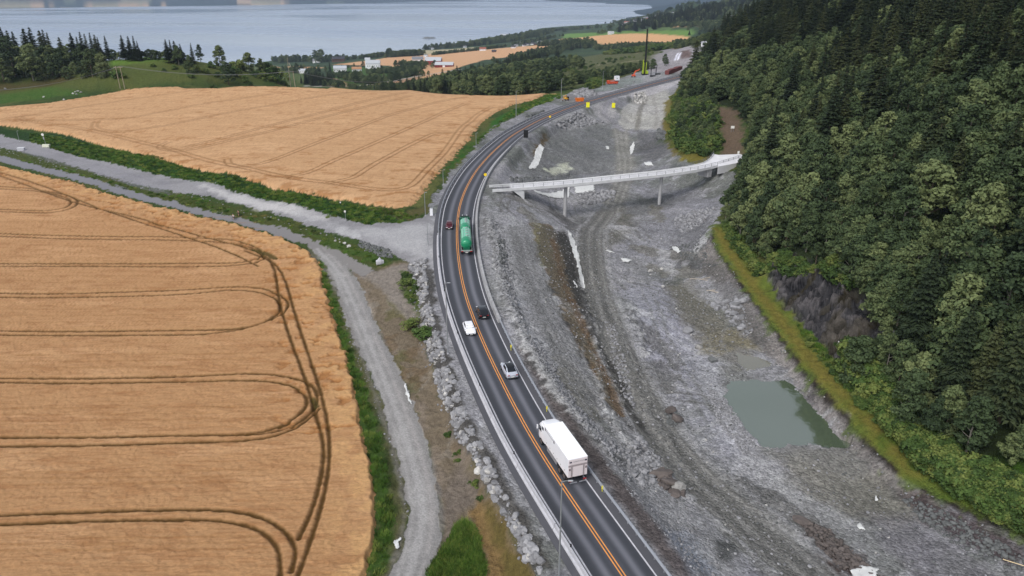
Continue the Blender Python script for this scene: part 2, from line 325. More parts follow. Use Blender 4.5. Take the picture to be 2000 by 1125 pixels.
def region(P, jit=True, pad=40):
    X, Y = (jx, jy) if jit else (gx, gy); lo, hi = P[:, :2].min(0)-pad, P[:, :2].max(0)+pad
    idx = np.where((X > lo[0]) & (X < hi[0]) & (Y > lo[1]) & (Y < hi[1]))[0]; return idx, X[idx], Y[idx]
def mask(P, jit=True):
    i, X, Y = region(P, jit, 1); m = np.zeros(N, bool); m[i] = inside(X, Y, P); return m
def sdist(P, jit=True, pad=12):
    """negative inside"""
    i, X, Y = region(P, jit, pad); d = np.full(N, 99.0); e = seg_dist(X, Y, P, True); d[i] = np.where(inside(X, Y, P), -e, e); return d
M = {k: mask(v) for k, v in POLY.items()}
# ponds dug into the ground
for P, zz in ((pw, PONDZ), (qw, PUDZ)):
    s = sdist(P, False, 14)+(fbm(gx/2.2, gy/2.2, 4, 133)-.5)*(2.6 if zz == PONDZ else 1.0); k = 1-sm(0.0, 9.0, s)
    rim = zz+0.03+np.clip(s, 0, 9)*0.11
    gh = np.where((s > 0) & (s < 9), gh*(1-k)+np.maximum(rim, gh)*k, gh)
    gh = np.where(s <= 0, np.minimum(zz-0.08-np.clip(-s, 0, 3)*.25, gh), gh)

# base colours
col = np.zeros((N, 3)); n1 = fbm(gx/9, gy/9, 4, 21); n2 = fbm(gx/2.2, gy/2.2, 4, 31); n3 = fbm(gx/45, gy/45, 3, 41); n4 = vnoise(gx/.45, gy/.45, 51)
def mixc(c, k):
    global col
    k = np.clip(k, 0, 1)[:, None]; col = col*(1-k)+np.array(c)*k
col[:] = lin(62, 80, 38)
mixc(lin(88, 92, 48), sm(.42, .68, n1)); mixc(lin(45, 62, 28), sm(.5, .75, n2)*.7)
# hillside floor under the trees, hills, far land
df = gx-np.interp(gy, [a for a, b in XB], [b for a, b in XB])
forest = (df > 0) & (gr < 1300) & (gy > -200)
mixc(lin(38, 48, 24), forest*1.0)
farm = gr > 1000
mixc(lin(60, 78, 50), farm*1.0); mixc(lin(52, 68, 48), (farm & (n3 > .5))*1.0)
fb2 = fbm(gx/300, gy/300, 4, 61)
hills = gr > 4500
mixc(lin(42, 62, 70), hills*1.0); mixc(lin(34, 50, 58), hills*sm(.45, .6, fb2))  # haze blue put into the colour of hills that are green in themselves
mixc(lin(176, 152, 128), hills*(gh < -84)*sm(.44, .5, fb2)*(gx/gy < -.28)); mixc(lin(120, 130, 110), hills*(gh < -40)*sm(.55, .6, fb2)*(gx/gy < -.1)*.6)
def blob(pts, c, s=1.0, feather=1.0, noise=1.5, ns=3.0, jit=True, surveyed=None):
    P = surveyed if surveyed is not None else poly(pts); pad = feather*2+noise+2
    i, X, Y = region(P, jit, pad); d = seg_dist(X, Y, P, True); d = np.where(inside(X, Y, P), -d, d)
    d = d+(fbm(X/ns, Y/ns, 4, 71)-.5)*2*noise
    k = (1-sm(-feather, feather, d))*s; k = np.clip(k, 0, 1)[:, None]
    col[i] = col[i]*(1-k)+np.array(c)*k; return i, k[:, 0]
def stroke(pts, w, c, s=1.0, feather=.3, noise=.3, ns=2.0, dz=0.0, surveyed=None, off=0.0, jit=False, close=False):
    P = surveyed if surveyed is not None else poly(pts)
    if off or len(P) > 2: P = smooth(resample(P, max(1.0, np.linalg.norm(P[0]-P[-1])/60)), 6)
    if off:
        nn, _ = normals2(P); P = P.copy(); P[:, :2] += nn*off
    i, X, Y = region(P, jit, w+noise+2)
    d = seg_dist(X, Y, P)+(fbm(X/ns, Y/ns, 3, 81)-.5)*2*noise
    stp = np.where(gr[i] < 480, .5*(gr[i]**2+3600)/60*.00066, 0); wm = np.maximum(w/2, np.maximum(gr[i]*0.0008, np.where(gr[i] > 200, stp, 0)))                     # never thinner than the mesh can carry
    k = (1-sm(wm-feather, wm+feather, d))*np.clip(s*(w/2)/wm, 0, 1)
    col[i] = col[i]*(1-k[:, None])+np.array(c)*k[:, None]
    if dz: gh[i] += dz*k
    return i, k
# ---- far fields and land in the valley
def field(pts, c, **k): blob(pts, lin(*c), 1.0, k.get('f', 4), k.get('n', 5), 20)
field([(0,88),(60,88),(150,97),(150,108),(100,112),(30,102),(0,100)], (176,150,112)); field([(110,90),(148,100),(150,110),(128,104)], (150,150,148))
field([(218,113),(340,110),(352,117),(345,125),(300,128),(270,126),(240,128),(218,128)], (96,126,50), f=2, n=2)
field([(525,126),(590,130),(640,132),(600,137),(530,139)], (190,150,112)); field([(600,155),(640,153),(690,170),(640,168),(600,158)], (150,120,88))
field([(650,126),(760,112),(900,101),(1000,92),(1080,86),(1050,98),(1000,110),(940,118),(900,130),(870,142),(828,155),(825,143),(800,140),(760,128),(715,128)], (200,158,120))
field([(720,165),(780,153),(815,146),(820,156),(760,166)], (165,130,100)); field([(815,99),(880,96),(930,92),(935,98),(850,106),(812,106)], (170,160,130))
field([(640,132),(715,132),(815,150),(715,165),(660,155)], (62,90,40)); field([(520,136),(620,140),(640,160),(560,158)], (78,92,55))
field([(1095,72),(1105,66),(1180,63),(1250,62),(1350,58),(1360,63),(1345,72),(1200,73),(1100,74)], (98,130,62), f=8); field([(1060,86),(1095,76),(1345,72),(1435,70),(1430,76),(1400,80),(1260,82),(1180,87),(1080,84)], (204,160,116), f=6)
field([(1300,49),(1360,44),(1450,39),(1460,44),(1380,48),(1310,54)], (196,156,120), f=8); field([(1250,60),(1290,48),(1330,40),(1310,58)], (90,110,66), f=8)
field([(1030,150),(1100,120),(1180,105),(1300,93),(1330,98),(1290,118),(1260,135),(1200,152),(1150,165),(1100,175)], (84,88,56), f=8, n=12)
for q in range(26):
    a = np.array([random.uniform(1060,1280), 0]); a[1] = 165-(a[0]-1060)*.25+random.uniform(-18, 8); a[1] = max(a[1], 103)
    stroke([tuple(a), (a[0]+random.uniform(15, 45), a[1]-random.uniform(1, 7))], random.uniform(1.5, 4), lin(*random.choice([(140,135,105),(120,112,80),(58,66,40),(150,146,120)])), .6, 1.5, 2.5, 8)
stroke([(600,168),(700,168),(760,160),(820,148),(900,135)], 7, lin(170,165,160), .9, 2, .5); stroke([(1430,22),(1405,24),(1420,33),(1460,42)], 22, lin(175,172,168), .9, 5, 2)
stroke([(1360,85),(1350,90),(1320,108)], 6, lin(150,148,140), .8, 2, 1); stroke([(900,100),(960,96),(1020,88)], 6, lin(160,158,150), .8, 2, 1)
# ---- left hill pasture
blob([(-300,160),(0,190),(100,180),(240,170),(350,165),(500,165),(560,160),(520,130),(420,125),(340,120),(220,128),(100,150),(0,160),(-300,130)], lin(84,92,46), .8, 6, 8, 14)
blob([(-100,165),(0,165),(120,150),(170,150),(110,165),(0,180),(-100,180)], lin(78,66,40), .8, 5, 6, 10)
blob([(-200,200),(0,203),(100,190),(160,185),(100,170),(0,185),(-200,180)], lin(66,100,36), .7, 4, 5, 10)
# ---- green banks
GB = [(-400,222-25),(0,250),(60,258),(130,264),(200,288),(300,308),(400,337),(500,359),(600,380),(700,399),(780,412),(815,405),(842,400),(820,424),(780,436),(720,438),(680,430),(560,395),(375,351),(250,325),(125,297),(60,277),(0,262),(-400,190)]
blob(GB, lin(50,78,34), 1, .6, .6, 2); blob(GB, lin(30,52,24), .65, .5, 3, 2.2)
for q in range(60):
    t = random.random(); a = np.array([60+t*640, 270+t*140+random.uniform(-6, 14)])
    stroke([tuple(a), (a[0]+18, a[1]+random.uniform(1, 6))], random.uniform(.8, 1.8), lin(*random.choice([(64,92,38),(26,46,20),(50,84,34)])), .6, .5, .6)
blob([(700,399),(790,414),(835,400),(850,380),(838,402),(845,412),(800,432),(770,425)], lin(98,92,58), .8, 1, 1.5); blob([(790,408),(850,350),(868,345),(845,385),(830,402)], lin(100,104,58), .9, 1, 1.6, 2)
blob([(860,345),(905,290),(928,272),(960,238),(1000,215),(1040,206),(1100,184),(1112,182),(1085,195),(1030,212),(985,236),(960,250),(920,290)], lin(50,94,32), 1, .8, 1); blob([(905,300),(930,275),(960,245),(950,240),(915,285)], lin(92,92,50), .6, 1.5, 2)
# verge between the grey path and the gravel slope
V1 = [(-400,208),(0,290),(100,313),(200,346),(300,372),(380,387),(460,404),(560,430),(640,458),(700,482),(740,500),(766,510),(770,520),(745,528),(700,510),(640,480),(560,448),(476,428),(380,406),(250,371),(125,334),(0,303),(-400,222)]
blob(V1, lin(84,86,44), 1, .5, .8); blob(V1, lin(58,76,32), .6, .6, 2.4, 3); blob([(600,450),(700,486),(765,512),(750,524),(640,478)], lin(66,90,36), .8, 1.2, 2)
# strip between near field and gravel road
V2 = [(600,484),(625,500),(650,560),(668,610),(692,672),(716,722),(746,782),(760,850),(781,915),(798,1002),(785,1078),(762,1125),(715,1300),(690,1250),(715,1125),(734,1000),(714,870),(698,790),(655,630),(634,560),(622,520)]
blob(V2, lin(92,92,62), 1, .3, .3); blob([(622,505),(636,540),(662,610),(688,690),(712,760),(735,830),(752,900),(765,970),(770,1040),(745,1125),(715,1300),(690,1250),(715,1125),(734,1000),(714,870),(698,790),(655,630),(634,560)], lin(66,90,38), 1, .5, 1.0, 2)
blob([(735,800),(760,880),(775,960),(770,1010),(755,960),(742,880)], lin(46,60,26), .7, .8, 1.2)
# rough dirt between gravel road and riprap
V3 = [(690,530),(735,528),(770,512),(800,512),(815,560),(825,640),(845,720),(880,800),(920,880),(950,950),(990,1020),(1040,1125),(1100,1300),(800,1300),(835,1125),(862,1060),(857,987),(842,896),(811,798),(779,720),(750,670),(722,600),(702,552)]
blob(V3, lin(132,120,106), 1, .5, .8); blob(V3, lin(112,100,80), .55, .8, 3.6, 3.4)
for q in range(40):
    a = (random.uniform(690,930), random.uniform(560,920))
    if 0 < a[0]-(690+(a[1]-560)*.5) < 110: blob([a, (a[0]+random.uniform(10,34), a[1]+random.uniform(-6,10)), (a[0]+random.uniform(14,40), a[1]+random.uniform(20,50)), (a[0]-4, a[1]+random.uniform(14,40))], lin(*random.choice([(84,84,44),(98,96,60),(150,142,130),(110,92,70)])), .6, .5, 1.6, 1.6)
blob([(735,528),(775,515),(800,512),(800,545),(820,600),(825,640),(790,620),(750,570),(700,535)], lin(140,132,124), .9, .8, 1)
blob([(782,530),(805,535),(818,575),(822,620),(800,590),(785,560)], lin(76,92,42), .9, .6, .8); blob([(785,620),(830,622),(838,655),(800,650)], lin(84,84,42), .8, .7, 1)
blob([(857,987),(900,905),(935,935),(940,970),(905,1010),(870,1075),(845,1118),(862,1060)], lin(120,110,100), .95, .8, 1)
blob([(905,1018),(930,1045),(945,1090),(940,1125),(930,1300),(770,1300),(832,1128),(870,1070)], lin(38,66,26), 1, .35, .5); blob([(905,1018),(930,1045),(945,1090),(930,1300),(850,1200)], lin(60,90,36), .5, .4, 1.3, 1.3)
blob([(935,960),(985,1020),(1035,1125),(1100,1300),(945,1300),(945,1085),(920,1030),(912,1000)], lin(132,108,70), .95, .7, 1); blob([(935,960),(985,1020),(1035,1125),(1100,1300),(1020,1300),(960,1040)], lin(88,84,42), .7, .6, 1.2)
# gravel surfaces
i = M['GR']; mixc(lin(134,132,131), i*1.0); i = M['PATH']; mixc(lin(122,122,128), i*1.0)
mixc(lin(126,122,118), M['PATH']*sm(250, 150, gr)*.8)
i = M['GU']; mixc(lin(139,138,141), i*1.0); mixc(lin(120,119,122), i*sm(.5, .66, fbm(gx/9, gy/3, 4, 131))*.6)
i = M['WA']|M['LEFTW']; mixc(lin(134,134,138), i*1.0); mixc(lin(114,116,114), i*sm(.4, .62, n1)); mixc(lin(156,155,160), i*sm(.5, .72, n3)*.6); mixc(lin(168,168,174), i*sm(.62, .8, n2)*.5)
for k, W_, cc in ((.0, 1.0, (165,163,162)), (-1.3, .5, (158,154,152)), (1.2, .5, (160,158,156)), (2.2, .6, (124,120,116)), (-2.3, .6, (126,124,122))):
    stroke([(620,486),(662,530),(690,590),(718,660),(750,740),(785,830),(812,920),(828,990),(822,1060),(795,1125),(760,1250)], W_, lin(*cc), .6, .4, .5, 2, off=k)
blob([(640,440),(700,455),(700,470),(650,455)], lin(190,190,192), .5, 1, 2); blob([(395,362),(450,375),(560,402),(640,425),(600,428),(520,410),(430,388)], lin(184,182,182), .8, 1.5, 2.5, 4)
for k in range(7): stroke([(-100,246+k*3),(0,266+k*3),(100,294+k*3.5),(250,335+k*4),(330,356+k*4)], .8, lin(*random.choice([(132,131,138),(178,177,182),(122,120,128)])), .55, .5, .6)
blob([(560,410),(700,445),(780,445),(845,440),(840,500),(790,490),(700,455),(620,430)], lin(170,170,172), .6, 2, 3, 5)
# ---- the road works: haul roads, spoil, slopes, pale silt
B = blob; L = lin
B([(1000,430),(1040,440),(1075,520),(1120,640),(1170,760),(1250,880),(1340,980),(1440,1100),(1500,1300),(1360,1300),(1240,1040),(1160,900),(1080,780),(1010,640),(980,540),(975,470)], L(146,146,149), .8, 2, 3, 5)
B([(950,440),(985,440),(1000,560),(1060,680),(1140,790),(1200,880),(1170,870),(1080,760),(1010,660),(975,580),(955,500)], L(162,162,166), .65, 1.5, 2.5, 3)
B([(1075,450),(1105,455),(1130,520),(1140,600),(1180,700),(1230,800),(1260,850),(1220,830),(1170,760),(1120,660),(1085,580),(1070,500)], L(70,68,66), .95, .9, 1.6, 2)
B([(1040,435),(1078,440),(1100,480),(1112,560),(1150,650),(1190,740),(1220,800),(1190,790),(1150,710),(1110,630),(1080,560),(1052,500)], L(120,108,92), .85, .7, 1.6, 2.2)
B([(1040,435),(1065,440),(1078,480),(1085,530),(1060,520),(1045,480)], L(112,112,88), .6, .6, 1.2)
stroke([(1082,500),(1098,560),(1130,640),(1160,700),(1190,770),(1215,810)], 1.8, L(122,104,84), .85, .6, .9)
stroke([(1145,470),(1152,530),(1175,610),(1210,700),(1250,790),(1300,870),(1370,950),(1450,1030),(1550,1125)], 6.4, L(116,116,113), .9, .9, .8)
for o_ in (-2.2, -1.0, 1.2, 2.3): stroke([(1145,470),(1152,530),(1175,610),(1210,700),(1250,790),(1300,870),(1370,950),(1450,1030),(1550,1125)], .55, L(*random.choice([(152,151,150),(108,108,106)])), .6, .35, .35, 2, off=o_, dz=-.05)
B([(1200,440),(1300,420),(1400,400),(1385,440),(1300,490),(1220,500)], L(132,132,136), .7, 3, 3); B([(1130,440),(1250,420),(1350,385),(1300,380),(1180,415),(1120,425)], L(106,107,108), .75, 2, 3, 4)
B([(1215,400),(1240,440),(1180,500),(1150,500),(1190,440)], L(108,106,98), .7, 2.5, 2)
B([(1200,560),(1300,540),(1350,640),(1380,740),(1440,860),(1480,940),(1400,900),(1330,800),(1260,700)], L(152,152,160), .75, 3, 4, 6)
B([(1350,640),(1400,620),(1430,690),(1400,700),(1420,790),(1480,880),(1500,900),(1440,900),(1390,800)], L(160,160,166), .7, 1.5, 2, 3)
B([(1300,540),(1400,560),(1440,620),(1420,680),(1360,660),(1320,600)], L(112,112,106), .8, 3, 3); B([(1370,640),(1450,640),(1500,690),(1440,690),(1390,710),(1370,680)], L(132,126,106), .8, 1.5, 2)
B([(1300,470),(1380,430),(1420,520),(1440,560),(1370,560),(1320,530)], L(112,112,114), .7, 2, 3)
EMB = [(1390,455),(1400,484),(1455,563),(1510,637),(1560,704),(1612,765),(1660,820),(1720,885),(1760,930),(1850,978),(1780,990),(1700,935),(1665,880),(1625,835),(1560,755),(1530,722),(1470,665),(1430,610),(1385,540),(1370,500)]
B(EMB, L(104,100,100), .9, 1.2, 1.5); B(EMB, L(140,136,134), .6, .6, 2.0, 1.8)
stroke([(1390,455),(1400,484),(1455,563),(1510,637),(1560,704),(1612,765),(1660,820),(1720,885),(1760,930),(1850,978),(1930,1012),(2100,1090)], 1.3, L(50,44,40), .9, .5, .5)
B([(1500,880),(1660,885),(1740,950),(1800,1010),(1700,1030),(1560,960)], L(124,122,116), .75, 1.5, 2.2, 3); B([(1440,900),(1500,880),(1560,960),(1700,1030),(1600,1040),(1500,990)], L(152,152,154), .6, 1.5, 2.5, 3)
B([(1450,990),(1520,985),(1620,1040),(1560,1060),(1480,1020)], L(176,176,178), .65, 1, 1.8, 2); B([(1555,1015),(1600,1030),(1650,1060),(1720,1125),(1760,1200),(1660,1200),(1600,1080)], L(66,54,50), .9, .8, 1.4, 1.6)
B([(1760,960),(1850,990),(1950,1040),(2040,1100),(1960,1090),(1860,1050),(1780,1000)], L(84,74,76), .8, 1, 1.8, 2); B([(1680,1000),(1780,1010),(1900,1080),(2000,1150),(1800,1150)], L(126,124,130), .6, 1.5, 2)
B([(1400,1060),(1425,1058),(1438,1078),(1425,1100),(1402,1090)], L(96,97,97), .8, .6, .4); B([(1290,1030),(1340,1040),(1380,1080),(1400,1130),(1340,1120)], L(130,136,148), .5, 1.5, 2)
stroke([(1297,1125),(1200,985),(1180,960),(1150,925),(1100,850),(1060,790),(1000,680)], 2.4, L(84,76,74), .8, .8, .5, off=2.0)
for w_, pp in ((1.2, [(1010,440),(1030,520),(1070,620),(1130,740),(1200,850)]), (1.0, [(1030,450),(1055,540),(1100,650),(1160,770)]), (1.4, [(1060,620),(1100,700),(1160,790),(1240,890)]), (1.0, [(1300,880),(1400,990),(1500,1100)]), (1., [(1260,560),(1290,640),(1340,740),(1400,840)])):
    for o_ in (-1, 1): stroke(pp, w_*.5, L(*random.choice([(112,113,110),(164,163,166)])), .55, .4, .5, off=o_)
B([(800,514),(835,506),(848,540),(850,600),(862,650),(880,700),(900,770),(925,830),(948,868),(970,905),(1000,960),(1030,1010),(1080,1110),(1040,1125),(1010,1065),(985,1010),(955,955),(940,925),(915,880),(890,850),(868,790),(848,740),(838,690),(826,640),(815,570),(800,530)], L(88,86,84), .9, .5, .5)  # ground colour darkened to shade the gaps between the embankment stones
# rubble belts: darker, rough
for pp, w_ in (([(955,430),(972,480),(980,540),(1000,600),(1030,680),(1080,760),(1150,840),(1210,900)], 2.6), ([(1235,880),(1180,800),(1170,700),(1150,620)], 1.6), ([(1200,640),(1235,720),(1275,820),(1310,870)], 2.0), ([(1230,610),(1260,690)], 2.0), ([(1340,520),(1400,440)], 3)):
    stroke(pp, w_, L(96,96,96), .75, .8, 1.6, 1.6, dz=.55); stroke(pp, w_*.7, L(178,178,180), .6, .4, 1.8, 1.0, dz=.3)
# beyond the bridge
B([(1010,340),(1035,300),(1060,262),(1110,245),(1190,240),(1205,300),(1210,330),(1100,345)], L(118,119,120), .8, 2, 2.5); B([(1060,330),(1110,320),(1120,330),(1080,342)], L(180,182,170), .8, .8, 1.5, 2)
B([(1070,262),(1060,290),(1050,310),(1040,300),(1060,258)], L(98,84,60), .8, .8, 1.2); B([(1080,225),(1140,215),(1180,240),(1130,250),(1085,245)], L(150,150,152), .7, 1.5, 2.5, 2.5)
B([(1205,250),(1212,220),(1235,190),(1300,175),(1318,190),(1290,250),(1240,252)], L(160,159,157), .9, 1, 1.2); stroke([(1262,185),(1250,215),(1243,255)], 2.4, L(120,118,114), .8, .8, .5); stroke([(1212,255),(1216,290),(1222,330),(1210,370),(1190,420)], 7, L(128,127,124), .9, 1.2, 1)
for o_ in (-2, 0, 2): stroke([(1212,255),(1216,290),(1222,330),(1210,370),(1190,420)], .6, L(158,157,154), .6, .5, .4, off=o_)
stroke([(1275,183),(1283,215),(1280,250)], 1.5, L(140,138,136), .6, .6, .6)
B([(1245,255),(1295,255),(1310,300),(1270,320),(1240,300)], L(104,104,106), .85, 1.5, 2); B([(1300,225),(1305,262),(1322,300),(1316,306),(1298,270),(1294,235)], L(116,104,60), .8, 1, 1)
B([(1250,190),(1300,176),(1340,155),(1360,152),(1345,145),(1260,172),(1210,190)], L(166,164,168), .9, 1.2, 1); B([(1170,200),(1200,200),(1205,225),(1185,240),(1165,225),(1150,208)], L(150,149,152), .9, 1, 1); stroke([(1200,192),(1185,205),(1178,222),(1200,240),(1215,255)], 3.2, L(140,139,144), .9, .8, .5)
B([(1090,196),(1130,178),(1160,178),(1170,186),(1120,200)], L(126,124,126), .8, 1.5, 2); B([(1150,180),(1200,160),(1240,150),(1260,160),(1200,175)], L(128,134,132), .8, 2, 2.5); B([(1300,92),(1350,92),(1400,110),(1380,140),(1300,140),(1260,140)], L(148,144,148), .8, 3, 5, 8)
B([(1330,100),(1348,97),(1350,112),(1328,114)], L(104,88,84), .8, 2, 2); stroke([(1318,118),(1325,103)], 1.6, L(205,205,215), .9, .6, .2); stroke([(1323,118),(1330,103)], 1.6, L(205,205,215), .9, .6, .2)
# hill shelf near the bridge
B([(1400,210),(1435,215),(1452,250),(1450,300),(1405,305),(1412,260),(1395,235)], L(104,88,74), .95, 1.2, 2, 3); B([(1297,200),(1330,170),(1345,160),(1330,200),(1310,240),(1330,290),(1400,305),(1390,318),(1330,315),(1300,270)], L(112,104,48), .9, 1.2, 2)
B([(1290,272),(1330,250),(1400,260),(1400,300),(1340,300)], L(64,88,36), .7, 2, 3); B([(1350,190),(1400,185),(1400,205),(1360,210)], L(100,84,66), .7, 2, 2.5)
for q in range(70):          # tyre and track ruts of the machines
    a = np.array([random.uniform(-4, 44), random.uniform(70, 230)]); hd = math.atan2(.89, -.46)+random.gauss(0, .28); L_ = random.uniform(10, 42); cu = random.gauss(0, .012)
    pr = np.array([[a[0]+t*math.cos(hd+cu*t), a[1]+t*math.sin(hd+cu*t), 0] for t in np.linspace(0, L_, 9)])
    if not inside(pr[:, 0], pr[:, 1], POLY['WA']).all() or np.abs(road_dist(pr[:, 0], pr[:, 1])[0]).min() < 9: continue
    lc = L(*random.choice([(112,112,110),(158,158,160),(104,103,100)]))
    for o_ in (-1.1, 1.1): stroke(None, random.uniform(.4, .7), lc, .55, .3, .3, 1.5, dz=-.07, surveyed=pr, off=o_)
for q in range(22):          # shallow steps, scraped patches and spoil
    a = (random.uniform(-2, 46), random.uniform(66, 225)); ang = math.atan2(.89, -.46)+random.gauss(0, .4); la, lb = random.uniform(4, 13), random.uniform(1.5, 4)
    pg = np.array([[a[0]+la*math.cos(t)*math.cos(ang)-lb*math.sin(t)*math.sin(ang), a[1]+la*math.cos(t)*math.sin(ang)+lb*math.sin(t)*math.cos(ang), 0] for t in np.linspace(0, 6.283, 13)[:-1]])
    if np.abs(road_dist(pg[:, 0], pg[:, 1])[0]).min() < 8.5 or not inside(pg[:, 0], pg[:, 1], POLY['WA']).all(): continue
    i, k = blob(None, L(*random.choice([(104,103,100),(166,166,170),(118,116,108),(168,168,170),(96,95,94)])), .6, .5, 1.6, 2.0, surveyed=pg); gh[i] += k*random.uniform(-.45, .5)
wa_ = (M['WA'] | M['LEFTW']); tq = gx*.89+gy*.46; sq = -gx*.46+gy*.89
st1 = fbm(tq/1.3, sq/16, 4, 121); st2 = fbm(tq/5, sq/22, 3, 122); st3 = fbm(gx/1.4, gy/1.4, 3, 123)
kk = (1.03+(st1-.5)*.4+(st2-.5)*.3+(st3-.5)*.45)[:, None]; g0 = np.array(L(136,136,139))
cw = g0*np.power(np.maximum(col, .003)/g0, 1.3)*kk*np.array([1.0, 1.0, .985]); cw *= 1+(vnoise(gx/.8, gy/.8, 124)[:, None]-.5)*.3
purple = sm(.5, .7, fbm(gx/13, gy/13, 3, 125))[:, None]; cw = cw*(1+purple*np.array([-.01, -.01, .02])); col = np.where(wa_[:, None], cw, col)
# re-cut haul road, bench and ditch so that they read through the rubble
HR = [(1185,415),(1155,450),(1158,520),(1180,610),(1213,700),(1252,790),(1305,870),(1375,950),(1455,1015),(1560,1100),(1650,1190)]
hr = poly(HR); i, k = stroke(None, 6.6, L(114,113,110), .8, .8, .5, surveyed=hr)
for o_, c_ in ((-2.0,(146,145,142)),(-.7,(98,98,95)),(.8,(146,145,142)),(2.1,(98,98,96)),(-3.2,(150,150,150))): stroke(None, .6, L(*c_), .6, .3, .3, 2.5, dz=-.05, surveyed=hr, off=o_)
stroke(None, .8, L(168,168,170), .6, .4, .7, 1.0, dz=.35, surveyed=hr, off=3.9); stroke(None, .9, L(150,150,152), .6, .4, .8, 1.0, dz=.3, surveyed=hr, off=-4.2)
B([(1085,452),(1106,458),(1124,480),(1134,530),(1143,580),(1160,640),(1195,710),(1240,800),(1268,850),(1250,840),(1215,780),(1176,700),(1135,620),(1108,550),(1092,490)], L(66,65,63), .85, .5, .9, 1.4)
B([(1046,440),(1074,444),(1092,490),(1106,545),(1132,620),(1170,700),(1200,770),(1214,812),(1190,790),(1155,712),(1118,640),(1085,570),(1060,500)], L(98,92,80), .8, .5, 1.3, 1.3); stroke([(1080,470),(1098,540),(1128,618),(1165,700),(1200,780),(1212,808)], 1.1, L(100,82,64), .7, .4, .8)
B([(990,440),(1035,440),(1050,510),(1076,580),(1110,655),(1150,730),(1180,800),(1150,790),(1100,720),(1050,640),(1015,560),(996,490)], L(128,128,129), .7, .8, 1.2, 2)
for o_ in (-1.5, -.3, .9, 2.0): stroke([(1005,445),(1022,520),(1055,600),(1100,690),(1150,770),(1180,815)], .45, L(*random.choice([(108,108,107),(146,146,147)])), .6, .3, .4, off=o_)
B([(1480,880),(1530,868),(1660,882),(1700,920),(1640,930),(1560,905),(1500,900)], L(128,127,124), .6, 1, 1.5); B([(1400,1062),(1426,1058),(1438,1080),(1424,1100),(1402,1090)], L(92,93,93), .8, .5, .3)
stroke([(1330,500),(1390,520),(1440,600),(1490,670)], 3.5, L(92,91,89), .6, 1, 1.2); B([(1300,560),(1350,545),(1420,640),(1470,700),(1430,735),(1390,700),(1340,640)], L(116,112,100), .55, 1.5, 2.4, 2)
# grassy terrace above the embankment
TER = [(1388,445),(1400,482),(1455,560),(1510,634),(1560,702),(1612,763),(1660,818),(1720,883),(1760,927),(1850,974),(1930,1008),(2010,1050),(2300,1180),(2300,1050),(2000,960),(1850,870),(1740,790),(1680,760),(1640,715),(1560,625),(1490,535),(1440,480),(1410,440)]
B(TER, L(112,116,52), 1, .5, .4); B(TER, L(84,102,42), .7, .8, 3.4, 2); stroke([(1392,452),(1403,482),(1458,560),(1513,634),(1563,702),(1615,763),(1663,818),(1723,883),(1765,927)], 2.2, L(128,110,54), .6, 1, .8, off=-1.6)
B([(1680,770),(1760,800),(1900,880),(2100,960),(2300,1100),(2000,1040),(1860,960),(1760,880)], L(62,92,30), .85, 2, 3.5, 3)
# ---- wheat
for key, a, b2, c3 in (('NF', (192,148,105), (204,160,117), (164,116,76)), ('UF', (201,160,119), (212,171,130), (180,138,98))):
    k = M[key]; mixc(L(*a), k*1.0); mixc(L(*b2), k*sm(.5, .75, fbm(gx/14, gy/3, 3, 91))*.8); mixc(L(*c3), k*sm(.52, .8, fbm(gx/5, gy/1.3, 4, 92))*.5)
    mixc(L(*c3), k*sm(.6, .8, vnoise(gx/2.5, gy/.22, 93))*.5)
sNF = sdist(POLY['NF'], True, 8); sUF = sdist(POLY['UF'], True, 8)
mixc(L(214,170,118), M['NF']*(1-sm(0, 9, -sNF))*sm(.35, .6, n2)*.7)
fold = M['NF']*(1-sm(3, 9, np.abs(-sNF-6)))*sm(.58, .7, fbm(gx/2.6, gy/1.3, 3, 95))*(gr > 95)
mixc(L(164,112,64), fold*.8); fold2 = M['UF']*sm(.66, .76, fbm(gx/5, gy/2.4, 4, 96)); mixc(L(172,124,80), fold2*.7)
fold3 = M['UF']*sm(.62, .7, fbm(gx/6, gy/2.2, 4, 97))*(1-sm(8, 26, -sUF)); mixc(L(166,118,74), fold3*.7)
crop = np.where(M['NF'], .75, 0)+np.where(M['UF'], .7, 0)
gh += crop*np.minimum(1, np.where(M['NF'], sm(0.0, .5, -sNF), sm(0, 1.2, -sUF)))
cropf = crop > 0
gh += np.where(cropf, ((fbm(gx/1.1, gy/.6, 3, 98)-.5)*.2+(n4-.5)*.1)*np.where(gr > 260, .3, 1), 0)-fold*.35
TR = L(84,60,24); TR2 = L(70,64,24)
def tram(pts, off=.0, w=.58, c=TR, s=.95, dz=-.3): stroke(pts, w, c, s, .24, .14, .8, dz, off=off)
def pair(a, b, **k): tram(a, **k); tram(b, **k)
